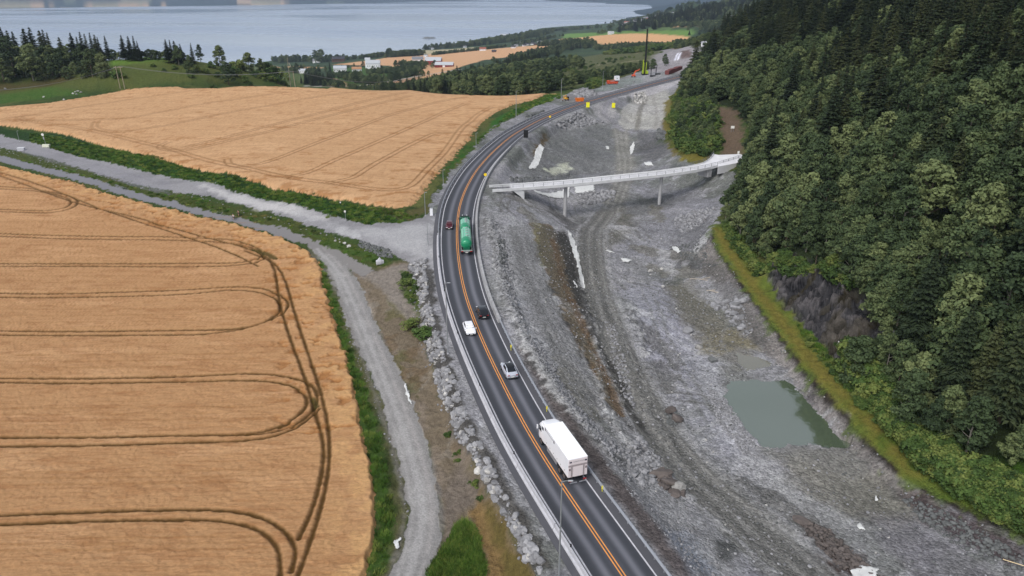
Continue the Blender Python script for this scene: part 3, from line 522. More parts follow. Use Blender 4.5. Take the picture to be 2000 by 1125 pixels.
# near field, single wheel tracks as seen
T = [[(-300,240),(0,339),(60,358),(120,380),(180,405),(240,428),(300,446),(350,462),(400,478),(440,492),(480,508),(505,525)],
 [(-300,248),(0,346),(50,364),(100,384),(150,403),(200,412),(280,432),(340,450),(400,469),(450,481),(500,486),(530,495),(548,515),(560,545),(565,575),(572,610),(590,660),(612,720),(632,780),(646,830),(657,860),(659,890),(656,940),(642,995),(620,1050),(592,1100),(580,1125),(565,1180)],
 [(480,495),(505,505),(530,510),(540,540),(544,580),(551,612),(562,650),(580,700),(597,745),(610,790),(620,830),(631,850),(635,880),(633,920),(625,960),(608,1015),(585,1060)],
 [(0,368),(60,372),(120,382),(135,385),(150,392),(155,400),(145,410),(125,417),(90,421),(40,419),(0,418)],
 [(0,373),(60,376),(100,381),(130,389),(141,396),(140,403),(128,412),(90,416),(40,415),(0,413)],
 [(-200,458),(0,461),(120,465),(240,467),(320,467),(400,470),(455,472),(490,482),(512,493),(518,502),(512,508),(490,515),(460,519),(380,519),(200,520),(0,520)],
 [(-200,464),(0,466),(120,471),(240,473),(320,473),(400,476),(460,480),(490,487),(505,495),(512,504),(526,506),(510,516),(480,522),(440,525),(380,526),(200,525),(0,525)],
 [(0,578),(100,580),(200,577),(300,574),(380,571),(440,566),(490,565),(530,572),(560,587),(566,600),(560,615),(540,625),(520,635),(480,648),(440,655),(380,660),(200,661),(0,660)],
 [(0,586),(100,587),(200,585),(300,583),(380,579),(450,571),(500,574),(530,583),(545,592),(550,605),(543,620),(520,635),(495,644),(460,649),(380,651),(200,653),(0,652)],
 [(0,745),(150,746),(300,744),(380,741),(460,737),(520,736),(560,742),(595,748),(612,758),(622,775),(622,790),(618,802),(600,822),(575,840),(540,852),(500,856),(400,857),(200,861),(0,862)],
 [(0,753),(150,755),(300,753),(380,752),(460,749),(520,750),(560,756),(590,768),(600,780),(605,792),(600,805),(580,822),(555,838),(540,846),(500,853),(460,856)],
 [(0,879),(200,877),(380,871),(480,869),(540,860),(580,845),(610,820),(625,805)],
 [(0,1015),(200,1007),(380,1003),(450,1005),(500,1013),(540,1030),(560,1045),(575,1065),(584,1085),(580,1105),(570,1125)],
 [(0,1033),(200,1025),(380,1023),(440,1024),(500,1038),(530,1056),(545,1075),(551,1100),(550,1125),(545,1160)]]
for q in T: tram(q)
for pp, w_ in (([(495,492),(520,497),(538,510)], 1.4), ([(612,785),(620,800)], .9)): tram(pp, w=w_, c=TR2, s=.85)
for y in (425, 545, 610, 700, 805, 930, 1060): 
    for q in range(3): stroke([(0,y+q*13),(250,y+q*12),(520,y+q*12-4)], .3, L(158,112,68), .45, .25, .3)
# upper field
UT = [[(0,237),(100,222),(180,208),(260,196),(400,175)],[(0,240),(110,238),(250,235),(400,205),(560,182)],[(80,227),(30,230),(45,238),(110,246),(180,258),(250,274),(350,300),(430,322),(500,338),(560,349),(640,361),(720,373),(780,380),(800,376),(812,360),(850,320),(880,285),(905,250),(930,228),(960,212)],
 [(190,240),(182,250),(190,257),(240,262),(330,248),(450,222),(600,195),(740,180)],[(330,281),(307,288),(312,295),(350,301),(400,290),(520,262),(620,235),(700,215),(800,190)],[(445,314),(441,322),(455,330),(490,330),(540,315),(600,290),(680,260),(760,228),(850,203),(910,192)],
 [(360,292),(450,270),(560,240),(640,220),(730,196),(800,182)],[(560,350),(600,345),(630,328),(700,297),(780,262),(830,240),(860,225),(910,205)],[(640,362),(690,352),(730,325),(790,292),(850,263),(890,262)]]
for q in UT: tram(q, off=-1.0, w=.6, s=.72, c=L(124,86,46), dz=-.05); tram(q, off=1.0, w=.6, s=.72, c=L(118,78,40), dz=-.05)
for q in range(10): stroke([(120+q*60,232-q*3),(300+q*60,206-q*2),(480+q*50,180)], .5, L(178,132,88), .5, .4, .8)
# ---- small relief
wk = (M['WA']|M['LEFTW']|M['GU']) & ~M['PATH']
rd, rz_ = road_dist(gx, gy); offroad = np.where(np.abs(rd) < 50, sm(6.6, 9.5, np.abs(rd)), 1.0)
rough = sm(.42, .7, fbm(gx/16, gy/16, 3, 101))
wk2 = wk & ~M['GU']; gh += np.where(M['GU'], (n4-.5)*.07, 0)
gh += np.where(wk2, offroad*((fbm(gx/3.5, gy/3.5, 4, 102)-.5)*(.35+.6*rough)+(n4-.5)*(.08+.16*rough)+(vnoise(gx/1.1, gy/1.1, 104)-.5)*.25*rough), 0)
gv = ~(wk | cropf | M['PATH'] | M['GR']) & (gr < 1500)
gh += np.where(gv, offroad*((fbm(gx/1.3, gy/1.3, 3, 103)-.5)*.5+(n4-.5)*.15), 0)
gh += np.where(M['GR'], (fbm(gx/2, gy/2, 3, 105)-.5)*.05, 0)
CLIFF = [(1475,520),(1530,500),(1620,515),(1665,545),(1700,590),(1735,665),(1700,700),(1640,712),(1600,670),(1540,600)]
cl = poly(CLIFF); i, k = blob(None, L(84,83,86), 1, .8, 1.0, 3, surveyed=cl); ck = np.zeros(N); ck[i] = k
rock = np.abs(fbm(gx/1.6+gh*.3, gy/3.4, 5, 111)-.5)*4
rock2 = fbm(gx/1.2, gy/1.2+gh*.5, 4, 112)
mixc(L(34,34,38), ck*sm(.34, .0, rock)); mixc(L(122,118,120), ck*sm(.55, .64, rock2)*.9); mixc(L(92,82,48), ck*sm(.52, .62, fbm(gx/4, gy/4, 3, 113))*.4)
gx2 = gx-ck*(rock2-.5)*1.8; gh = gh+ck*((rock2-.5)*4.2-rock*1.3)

# ---- split the one sheet into its surfaces
nr, nc = len(rs), len(us); I = np.arange(N).reshape(nr, nc)
Q = np.stack([I[:-1, :-1], I[:-1, 1:], I[1:, 1:], I[1:, :-1]], -1).reshape(-1, 4)
cls = np.zeros(N, np.int8)
cls[M['WA'] | M['LEFTW']] = 1; cls[M['GU']] = 2; cls[M['GR']] = 3; cls[M['PATH']] = 4; cls[M['UF']] = 6; cls[M['NF']] = 5
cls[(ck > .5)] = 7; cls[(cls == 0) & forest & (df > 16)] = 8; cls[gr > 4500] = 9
qc = cls[Q[:, 0]]
wm = ground_mat('ripe wheat', 1.8, .24, (1, 2.4, 1), .75, .25, scale2=9); gm = ground_mat('rough grass', 1.2, .4, None, .9, .35, scale2=6)
km = ground_mat('crushed rock', 1.4, .2, None, 1.0, .2, .3, 3.0, scale2=8); rm = ground_mat('cliff rock', .8, .35, (1, 1, .5), 1.0, .8, .2, .7)
gm2 = ground_mat('fine gravel', 1.0, .1, None, .5, .08, .12, 4.0, scale2=7)
fm = ground_mat('far land', .02, .25, None, .6, 3, scale2=.08)
names = {0: ('grassland', gm), 1: ('roadworks_ground', km), 2: ('gravel_yard', gm2), 3: ('gravel_road', gm2), 4: ('side_road', ground_mat('worn asphalt', 1.5, .08, None, .3, .03, scale2=9)), 5: ('wheat_field', wm), 6: ('far_wheat_field', wm), 7: ('cliff', rm), 8: ('hillside', gm), 9: ('distant_hills', fm)}
P3 = np.stack([gx2, gy, gh], -1).astype(np.float32); c4 = np.concatenate([np.clip(col, 0, 1), np.ones((N, 1))], 1).astype(np.float32)
for k, (nm, m_) in names.items():
    q = Q[qc == k]; u_, inv = np.unique(q, return_inverse=True); q = inv.reshape(-1, 4)
    o = mesh_obj(nm, P3[u_], q, m_, smooth=True); tag(o, kind='structure')
    a = o.data.color_attributes.new('Col', 'FLOAT_COLOR', 'POINT'); a.data.foreach_set('color', c4[u_].ravel())
GHI = gh.reshape(nr, nc); lrs = np.log(rs)
def H(x, y):
    """final ground height (with relief) by lookup in the sheet"""
    x = np.atleast_1d(x).astype(float); y = np.atleast_1d(y).astype(float)
    r = np.hypot(x, y); b = np.arctan2(x, y)
    fi = np.interp(r, rs, np.arange(nr)); fj = np.interp(b, bear, np.arange(nc))
    i = np.clip(fi.astype(int), 0, nr-2); j = np.clip(fj.astype(int), 0, nc-2); a = fi-i; c = fj-j
    return (GHI[i, j]*(1-a)+GHI[i+1, j]*a)*(1-c)+(GHI[i, j+1]*(1-a)+GHI[i+1, j+1]*a)*c
def on(px, py, dz=0.0):
    p = survey([px], [py])[0]; return Vector((p[0], p[1], float(H(p[0], p[1])[0])+dz))

# ---------------------------------------------------------------- water
def water_mat(name, c, rough, bs, bstr, stretch=(1, 1, 1), spec=.5, ior=1.33):
    m = bpy.data.materials.new(name); m.use_nodes = True; n = m.node_tree.nodes; l = m.node_tree.links; b = n['Principled BSDF']
    b.inputs['Base Color'].default_value = (*c, 1); b.inputs['Roughness'].default_value = rough; b.inputs['IOR'].default_value = ior; b.inputs['Specular IOR Level'].default_value = spec
    g = n.new('ShaderNodeNewGeometry'); mpn = n.new('ShaderNodeMapping'); mpn.inputs['Scale'].default_value = stretch; l.new(g.outputs['Position'], mpn.inputs[0])
    t = n.new('ShaderNodeTexNoise'); t.inputs['Scale'].default_value = bs; t.inputs['Detail'].default_value = 6; l.new(mpn.outputs[0], t.inputs['Vector'])
    bp = n.new('ShaderNodeBump'); bp.inputs['Strength'].default_value = bstr; bp.inputs['Distance'].default_value = .5; l.new(t.outputs['Fac'], bp.inputs['Height']); l.new(bp.outputs[0], b.inputs['Normal'])
    t2 = n.new('ShaderNodeTexNoise'); t2.inputs['Scale'].default_value = .0012; t2.inputs['Detail'].default_value = 4; l.new(mpn.outputs[0], t2.inputs['Vector'])
    r = n.new('ShaderNodeMapRange'); r.inputs[1].default_value = .4; r.inputs[2].default_value = .6; r.inputs[3].default_value = rough*.5; r.inputs[4].default_value = rough*1.5; l.new(t2.outputs['Fac'], r.inputs[0]); l.new(r.outputs[0], b.inputs['Roughness'])
    return m
rr = np.array([900, 1300, 2000, 3200, 5000, 8000, 14000.]); bb = np.linspace(-1.0, 1.0, 25)
V = [(r*math.sin(b), r*math.cos(b), -110.0) for r in rr for b in bb]
Fq = np.array([[i*25+j, i*25+j+1, (i+1)*25+j+1, (i+1)*25+j] for i in range(len(rr)-1) for j in range(24)])
tag(mesh_obj('fjord_water', V, Fq, water_mat('fjord water', (.26, .32, .42), .22, .05, .25, (.4, 1, 1)), smooth=True), kind='structure')
for P, nm, c_ in ((pw, 'pond_water', lin(84,96,78)), (qw, 'puddle_water', lin(100,94,68))):
    cc = P[:, :2].mean(0); PP = np.concatenate([(P[:, :2]-cc)*1.0+cc+np.sign(P[:, :2]-cc)*1.6, P[:, 2:]], 1)
    tag(mesh_obj(nm, PP, [list(range(len(PP)))], water_mat(nm, c_, .03, 1.5, .015, ior=3.2)), kind='structure')

# ================================================================ mesh builder
class MB:
    def __init__(s): s.v = []; s.f = []
    def add(s, V, F):
        n = len(s.v); s.v += [tuple(map(float, p)) for p in V]; s.f += [tuple(n+i for i in f) for f in F]; return s
    def box(s, c, d, rz=0.0, M=None, taper=1.0):
        x, y, z = [k/2 for k in d]
        V = [Vector((a*x*(taper if e > 0 else 1), b*y*(taper if e > 0 else 1), e*z)) for e in (-1, 1) for b in (-1, 1) for a in (-1, 1)]
        m = Matrix.Rotation(rz, 4, 'Z')
        if M is not None: m = M @ m
        V = [Vector(c)+m @ v for v in V]
        return s.add(V, [(0,2,3,1),(4,5,7,6),(0,1,5,4),(2,6,7,3),(0,4,6,2),(1,3,7,5)])
    def tube(s, pts, r, n=8, cap=True):
        P = [Vector(p) for p in pts]; rr = r if hasattr(r, '__len__') else [r]*len(P); b = len(s.v)
        for i, p in enumerate(P):
            t = (P[min(i+1, len(P)-1)]-P[max(i-1, 0)]).normalized(); u = t.orthogonal().normalized() if abs(t.z) > .95 else t.cross(Vector((0,0,1))).normalized(); w = t.cross(u)
            for k in range(n):
                a = 2*math.pi*k/n; s.v.append(tuple(p+(u*math.cos(a)+w*math.sin(a))*rr[i]))
        for i in range(len(P)-1):
            for k in range(n): s.f.append((b+i*n+k, b+i*n+(k+1) % n, b+(i+1)*n+(k+1) % n, b+(i+1)*n+k))
        if cap: s.f.append(tuple(b+k for k in range(n))[::-1]); s.f.append(tuple(b+(len(P)-1)*n+k for k in range(n)))
        return s
    def loft(s, rings, cap=True):
        b = len(s.v); n = len(rings[0])
        for r in rings: s.v += [tuple(map(float, p)) for p in r]
        for i in range(len(rings)-1):
            for k in range(n): s.f.append((b+i*n+k, b+i*n+(k+1) % n, b+(i+1)*n+(k+1) % n, b+(i+1)*n+k))
        if cap: s.f.append(tuple(b+k for k in range(n))[::-1]); s.f.append(tuple(b+(len(rings)-1)*n+k for k in range(n)))
        return s
    def obj(s, name, m, parent=None, smooth=False, bevel=0.0, loc=None):
        me = bpy.data.meshes.new(name); me.from_pydata(s.v, [], s.f); me.materials.append(m)
        bm = bmesh.new(); bm.from_mesh(me); bmesh.ops.recalc_face_normals(bm, faces=bm.faces)
        if bevel:
            bmesh.ops.bevel(bm, geom=[e for e in bm.edges if e.is_manifold and e.calc_face_angle(0) > .5], offset=bevel, segments=2, affect='EDGES')
        bm.to_mesh(me); bm.free()
        if smooth: me.polygons.foreach_set('use_smooth', [True]*len(me.polygons)); me.set_sharp_from_angle(angle=R(38))
        o = bpy.data.objects.new(name, me); C.objects.link(o)
        if parent: o.parent = parent
        if loc: o.location = loc
        return o
def copy_tree(o, parent=None):
    c = o.copy(); C.objects.link(c); c.parent = parent
    for ch in list(o.children): copy_tree(ch, c)
    return c
def ribbon(P, n, z, offs, dz=None):
    """strip mesh along polyline P with lateral offsets (each constant or an array)"""
    V = []; k = len(offs)
    for j, o in enumerate(offs):
        o = np.broadcast_to(o, len(P)); V.append(np.stack([P[:, 0]+n[:, 0]*o, P[:, 1]+n[:, 1]*o, z+(dz[j] if dz is not None else 0)], -1))
    V = np.stack(V, 1).reshape(-1, 3); L_ = len(P)
    F = np.array([[i*k+j, i*k+j+1, (i+1)*k+j+1, (i+1)*k+j] for i in range(L_-1) for j in range(k-1)])
    return V, F

# ================================================================ main road
HW = np.interp(ROAD[:, 1], [40, 60, 95, 125, 155, 190, 250, 400, 600], [3.2, 3.2, 3.28, 3.45, 3.7, 3.95, 3.85, 3.6, 3.6])
LS = -(HW+1.9); RSd = HW+1.35
nc_ = 49; fr = np.linspace(0, 1, nc_)
offs = [LS*(1-f)+RSd*f for f in fr]
V, Fq = ribbon(ROAD, RN, ROAD[:, 2], offs)
V[:, 2] += 0.02
road = mesh_obj('main_road', V, Fq, ground_mat('asphalt', 2.0, .07, None, .25, .02, scale2=14, rough=.75), smooth=True); tag(road, kind='structure')
off = np.stack(offs, -1).ravel(); hw = np.repeat(HW, nc_); sx = np.repeat(RS, nc_)
u = np.abs(off)/hw
wob = (fbm(sx/9, off/2, 3, 201)-.5)*.16
cen = np.exp(-((u-.50+wob*.3)/.13)**2); edge = sm(.9, 1.02, u)
cc = np.array(lin(66,68,74))[None]*(1-cen[:, None]*.66)+np.array(lin(126,127,136))[None]*cen[:, None]*.66
cc = cc*(1-.35*np.exp(-((u-.12)/.1)**2))[:, None]+np.array(lin(92,93,100))*(.35*np.exp(-((u-.12)/.1)**2))[:, None]
cc = cc*(1-edge[:, None]*.8)+np.array(lin(92,92,97))*edge[:, None]*.8
cc *= (1+(fbm(sx/30, off/1.4, 4, 202)-.5)*.28)[:, None]
seam = (vnoise(sx/37, off*0, 203) > .86) & (u < 1); cc[seam] *= .86
at_ = road.data.color_attributes.new('Col', 'FLOAT_COLOR', 'POINT'); at_.data.foreach_set('color', np.concatenate([np.clip(cc, 0, 1), np.ones((len(cc), 1))], 1).astype(np.float32).ravel())
yel = mat('road paint yellow', lin(222,150,78), .7, noise=.12, nscale=1.5); wht = mat('road paint white', lin(196,196,202), .7, noise=.15, nscale=1.5)
def line(name, o0, w, m, i0=0, i1=None, dz=.028, dash=None):
    i1 = i1 or len(ROAD); P = ROAD[i0:i1]; o0 = np.broadcast_to(o0, len(ROAD))[i0:i1]
    V, F_ = ribbon(P, RN[i0:i1], P[:, 2]+dz, [o0-w/2, o0+w/2]); o = mesh_obj(name, V, F_, m); tag(o, kind='structure'); return o
line('road_marking', -.18, .15, yel); line('road_marking', .18, .15, yel)
iend = int(np.argmin(np.abs(ROAD[:, 1]-420)))
line('road_marking', -HW, .2, wht); line('road_marking', HW, .17, wht)

# ---------------------------------------------------------------- road barriers
conc = mat('barrier concrete', lin(182,182,188), .8, noise=.12, nscale=1.2, bump=.2, bscale=10); steel = mat('galvanised steel', lin(176,179,186), .45, .55, noise=.1, nscale=2)
darkp = mat('black plastic', lin(28,28,30), .6); gapm = mat('rubber joint', lin(60,60,62), .8)
def idx_s(y): return int(np.argmin(np.abs(ROAD[:, 1]-y)))
def barrier(name, o_arr, i0, i1, seg, prof, label, cat, m, first=True):
    mid = (i0+i1)//2; t = thing(name, tuple(ROAD[mid]), 0, label, cat)
    L0 = Vector(ROAD[mid]); i = i0; part = None
    while i < i1:
        j = min(i+seg, i1); b = MB(); rings = []
        for k in range(i, j+1):
            c = ROAD[k]; n = RN[k]; tt = RT[k]; o = o_arr[k]; sh = .06 if k == i else (-.06 if k == j else 0)
            rings.append([Vector((c[0]+n[0]*(o+a)+tt[0]*sh, c[1]+n[1]*(o+a)+tt[1]*sh, c[2]+.02+h))-L0 for a, h in prof])
        b.loft(rings).obj('barrier_segment', m, t); i = j
    return t, L0
PROF = [(-.32, 0), (-.30, .16), (-.13, .34), (-.11, .82), (.11, .82), (.13, .34), (.30, .16), (.32, 0)]
bl, L0 = barrier('concrete_barrier', -(HW+.72), 4, idx_s(168), 6, PROF, 'long pale concrete barrier along the left edge of the highway, on the field side', 'barrier', conc)
for k in range(8, idx_s(160), 9):
    b = MB(); c = ROAD[k]; n = RN[k]; b.box(Vector((c[0]-n[0]*(HW[k]+.62), c[1]-n[1]*(HW[k]+.62), c[2]+1.02))-L0, (.12, .16, .42), math.atan2(RT[k][1], RT[k][0])); b.obj('reflector', darkp, bl)
PROF2 = [(-.36, 0), (-.32, .2), (-.24, .8), (.24, .8), (.32, .2), (.36, 0)]
barrier('concrete_barrier', HW+.95, idx_s(120), idx_s(262), 4, PROF2, 'grey concrete barrier along the right edge of the bend, between tanker and bridge', 'barrier', mat('weathered concrete', lin(160,160,162), .85, noise=.18, nscale=1.0, bump=.2, bscale=10))
def guardrail(o_arr, i0, i1, label, post=2):
    mid = (i0+i1)//2; L0 = Vector(ROAD[mid]); t = thing('guardrail', tuple(L0), 0, label, 'guardrail')
    rings = []
    for k in range(i0, i1+1):
        c = ROAD[k]; n = RN[k]; o = o_arr[k]
        rings.append([Vector((c[0]+n[0]*(o+a), c[1]+n[1]*(o+a), c[2]+h))-L0 for a, h in [(-.06,.48),(.02,.52),(-.06,.62),(.02,.72),(-.06,.8),(.08,.82),(.1,.46)]])
    MB().loft(rings).obj('rail', steel, t)
    for k in range(i0, i1, post):
        c = ROAD[k]; n = RN[k]; o = o_arr[k]+.1; MB().box(Vector((c[0]+n[0]*o, c[1]+n[1]*o, c[2]+.3))-L0, (.1, .14, 1.0), math.atan2(RT[k][1], RT[k][0])).obj('post', steel, t)
    return t
guardrail(HW+.95, 4, idx_s(119), 'thin steel guardrail along the right edge of the highway beside the white lorry', 1)
guardrail(-(HW+.75), idx_s(170), idx_s(330), 'steel guardrail on the left edge of the highway along the far wheat field', 2)

# ================================================================ bridge
bc = mat('white concrete', lin(205,206,208), .85, noise=.08, nscale=.6, bump=.15, bscale=6); bd = mat('deck screed', lin(218,218,222), .9, noise=.09, nscale=.35)
cf = mat('column concrete', lin(168,168,170), .85, noise=.1, nscale=.8); railm = mat('bridge steel', lin(112,114,118), .5, .5)
BPX = [(962,372,3.0),(1010,369,3.05),(1113,361.5,3.3),(1200,352.5,3.6),(1302,342,4.0),(1370,332,4.35),(1410,322,4.6),(1447,310,4.8)]   # near edge of the deck
BW = np.array([at_z(*p) for p in BPX]); BW = smooth(resample(BW, 1.5), 8); BN, BT = normals2(BW); nb = len(BW)
sb = np.linspace(0, 1, nb); WID = 5.2+np.clip((sb-.82)/.18, 0, 1)**1.5*5.0     # deck flares at the hillside end
br = thing('footbridge', tuple(BW[nb//2]), 0, 'white concrete bridge on slim columns spanning the roadworks to the wooded hillside', 'bridge'); B0 = Vector(BW[nb//2])
def bp(k, o, dz): return Vector((BW[k, 0]-BN[k, 0]*o, BW[k, 1]-BN[k, 1]*o, BW[k, 2]+dz))-B0      # o metres towards the far side
i6 = 4
MB().loft([[bp(k, .15, 0), bp(k, WID[k]-.15, 0), bp(k, WID[k]-.15, -.25), bp(k, WID[k]-1.2, -.95), bp(k, 1.2, -.95), bp(k, .15, -.25)] for k in range(i6, nb)]).obj('deck', bd, br)
for sd in (0, 1):
    MB().loft([[bp(k, (WID[k]-.18 if sd else -.02)+a, h) for a, h in ((0,.3),(.28,.3),(.28,-.5),(0,-.5))] for k in range(0 if not sd else 0, nb)]).obj('edge_beam', bc, br)
    rings = lambda z_: [bp(k, (WID[k]-.04 if sd else .12), z_) for k in range(0, nb)]
    for z_ in (.62, .9, 1.25): MB().tube(rings(z_), .05 if z_ > 1.2 else .035, 6).obj('rail', railm, br)
    for k in range(2, nb, 2): MB().box(bp(k, (WID[k]-.04 if sd else .12), .76), (.1, .1, 1.0)).obj('post', railm, br)
def kx(px): # index of the bridge section nearest to the bearing of a photo column
    d = ray(px, 360); return int(np.argmin(np.abs(np.arctan2(BW[:, 0], BW[:, 1])-math.atan2(d[0], d[1]))))
for px, r_ in ((1113, .55), (1301, .5)):
    k = kx(px); a = bp(k, 2.3, -.9); w_ = a+B0; g = float(H(w_.x, w_.y)[0])-.6
    MB().tube([(a.x, a.y, g-B0.z), (a.x, a.y, a.z)], r_, 20).obj('column', cf, br, smooth=True)
k = kx(1019); a = bp(k, 2.6, 0); ang = math.atan2(BT[k][1], BT[k][0])
MB().box(a+Vector((0,0,-2.2)), (.8, 4.6, 2.6), ang).obj('abutment', bc, br); MB().loft([[bp(q, .25, -.45), bp(q, .6, -.45), bp(q, .6, -.6-2.4*(q-i6)/(k-i6)), bp(q, .25, -.6-2.4*(q-i6)/(k-i6))] for q in range(i6, k+1)]).obj('wing_wall', bc, br)
k2 = kx(1020); MB().box(bp(k2, 1.2, -2.4), (.55, .55, 3.0), ang).obj('column', cf, br)
k = kx(1388); ang = math.atan2(BT[k][1], BT[k][0]); MB().box(bp(k, 2.5, -2.0), (1.6, 4.2, 2.4), ang).obj('abutment', cf, br)
# concrete landing at the hillside end
ps = [at_z(*p) for p in ((1402,327,4.95),(1404,304,4.95),(1446,302,5.0),(1462,306,5.0),(1452,312,5.0),(1438,320,4.95))]
cb = sum((Vector(p) for p in ps), Vector())/6
b = MB(); b.add([Vector(p)-cb+Vector((0,0,.25)) for p in ps]+[Vector(p)-cb-Vector((0,0,2.2)) for p in ps], [tuple(range(6))]+[(i, (i+1) % 6, 6+(i+1) % 6, 6+i) for i in range(6)])
o = b.obj('bridge_landing', bd, None, bevel=.04, loc=cb); tag(o, 'white concrete slab at the hillside end of the bridge', 'slab')

# ================================================================ trees
def leaf_mat(name, c1, c2, c3):
    m = bpy.data.materials.new(name); m.use_nodes = True; n = m.node_tree.nodes; l = m.node_tree.links; b = n['Principled BSDF']
    b.inputs['Roughness'].default_value = .75; b.inputs['Specular IOR Level'].default_value = .2
    oi = n.new('ShaderNodeObjectInfo'); cr_ = n.new('ShaderNodeValToRGB'); e = cr_.color_ramp.elements
    e[0].color = (*c1, 1); e[1].color = (*c3, 1); x = e.new(.5); x.color = (*c2, 1)
    tc_ = n.new('ShaderNodeTexCoord'); t = n.new('ShaderNodeTexNoise'); t.inputs['Scale'].default_value = .55; t.inputs['Detail'].default_value = 5; l.new(tc_.outputs['Object'], t.inputs['Vector'])
    ri = n.new('ShaderNodeNewGeometry')
    m1 = n.new('ShaderNodeMath'); m1.operation = 'MULTIPLY'; m1.inputs[1].default_value = .8; l.new(oi.outputs['Random'], m1.inputs[0])
    m2 = n.new('ShaderNodeMath'); m2.operation = 'MULTIPLY_ADD'; m2.inputs[1].default_value = .85; l.new(t.outputs['Fac'], m2.inputs[0]); l.new(m1.outputs[0], m2.inputs[2])
    m3 = n.new('ShaderNodeMath'); m3.operation = 'MULTIPLY_ADD'; m3.inputs[1].default_value = .26; m3.inputs[2].default_value = -.42; l.new(ri.outputs['Random Per Island'], m3.inputs[0])
    m4 = n.new('ShaderNodeMath'); m4.operation = 'ADD'; l.new(m2.outputs[0], m4.inputs[0]); l.new(m3.outputs[0], m4.inputs[1])
    l.new(m4.outputs[0], cr_.inputs[0]); l.new(cr_.outputs[0], b.inputs['Base Color'])
    return m
bark = mat('bark', lin(96,84,72), .9, noise=.25, nscale=4, bump=.4); bark2 = mat('pale bark', lin(112,108,100), .85, noise=.3, nscale=5)
leafA = leaf_mat('broadleaf foliage', lin(38,52,34), lin(68,83,53), lin(110,120,78)); leafS = leaf_mat('spruce needles', lin(30,40,29), lin(44,56,36), lin(72,78,48)); leafB = leaf_mat('bush foliage', lin(44,62,30), lin(72,94,44), lin(114,122,64))
def quads(cen, nrm, sz, asp, rng):
    n = len(cen); r = rng.normal(size=(n, 3)); t = np.cross(nrm, r); t /= np.linalg.norm(t, axis=1)[:, None]+1e-9; b = np.cross(nrm, t)
    b /= np.linalg.norm(b, axis=1)[:, None]+1e-9
    s = sz[:, None]; V = np.stack([cen-t*s, cen-b*s*asp+t*s*.1, cen+t*s, cen+b*s*asp-t*s*.1], 1).reshape(-1, 3)
    return V, np.arange(4*n).reshape(n, 4)
def broad_crown(seed, h, w, leaf=.24, nl=2600, low=.18, nclump=34):
    rng = np.random.default_rng(seed); C_ = []
    for k in range(nclump):
        z = low+(1-low)*rng.random()**.8; prof = math.sin(math.pi*min(1, (z-low*.6)/(1-low*.6)*.82+.16))**.75
        a = rng.random()*6.283; rad = w*prof*(.45+.5*rng.random())
        C_.append((rad*math.cos(a), rad*math.sin(a), z*h*.94, (.13+.1*rng.random())*w*2*(.7+.5*prof)*.8))
    C_.append((0, 0, h*.9, w*.22)); C_.append((w*.1, 0, h*.75, w*.4)); C_.append((0, w*.1, h*.55, w*.5))
    C_ = np.array(C_); wt = C_[:, 3]**2; idx = rng.choice(len(C_), nl, p=wt/wt.sum()); c = C_[idx]
    d = rng.normal(size=(nl, 3)); d[:, 2] += .45; d /= np.linalg.norm(d, axis=1)[:, None]
    rr = (.62+.45*rng.random(nl))[:, None]*c[:, 3:4]; P = c[:, :3]+d*rr*np.array([1, 1, .75])
    nn = d+rng.normal(size=(nl, 3))*.55; nn[:, 2] += .3; nn /= np.linalg.norm(nn, axis=1)[:, None]
    return quads(P, nn, leaf*(.6+.8*rng.random(nl)), .62, rng)
def spruce_crown(seed, h, w, low=.08, nt=26):
    rng = np.random.default_rng(seed); V = []; F = []
    for k in range(nt):
        f = k/(nt-1); R_ = w*(1-f)**.85*(.72+.5*rng.random())+.12; nbr = int(6+8*(1-f))
        for j in range(nbr):
            a = 6.283*(j+rng.random()*.7)/nbr+k; z = h*(low+(1-low)*min(1, f+rng.normal()*.022)); L_ = R_*(.6+.6*rng.random()); dr = Vector((math.cos(a), math.sin(a), 0)); pr = Vector((-math.sin(a), math.cos(a), 0)); dz = -.28-.22*rng.random()
            for q in range(5):          # sprays of needles on both sides of the branch, drooping at the tip
                t0 = L_*(.1+.18*q); zz = z+dz*t0*(1-.12*q)
                for sd in (-1, 1):
                    wd = (.34*L_*(1-q*.13)+.16)*(.7+.5*rng.random()); dv = (dr*.75+pr*sd*.8).normalized(); pv = (pr*sd*.75-dr*.8).normalized()*.16*(.8+.5*rng.random()); b = len(V); s0 = dr*t0+Vector((0,0,zz)); tp_ = s0+dv*wd*1.35+Vector((0,0,-.14-.2*wd+rng.normal()*.06)); mid = s0+dv*wd*.6
                    V += [s0, mid+pv*1.5+Vector((0,0,rng.normal()*.05)), tp_, mid-pv*1.5+Vector((0,0,rng.normal()*.05))]
                    F.append((b, b+1, b+2, b+3))
    b = len(V); V += [Vector((.07,0,h*.96)), Vector((-.05,.06,h*.96)), Vector((-.05,-.06,h*.96)), Vector((0,0,h*1.04))]; F += [(b,b+1,b+3),(b+1,b+2,b+3),(b+2,b,b+3)]
    return V, F
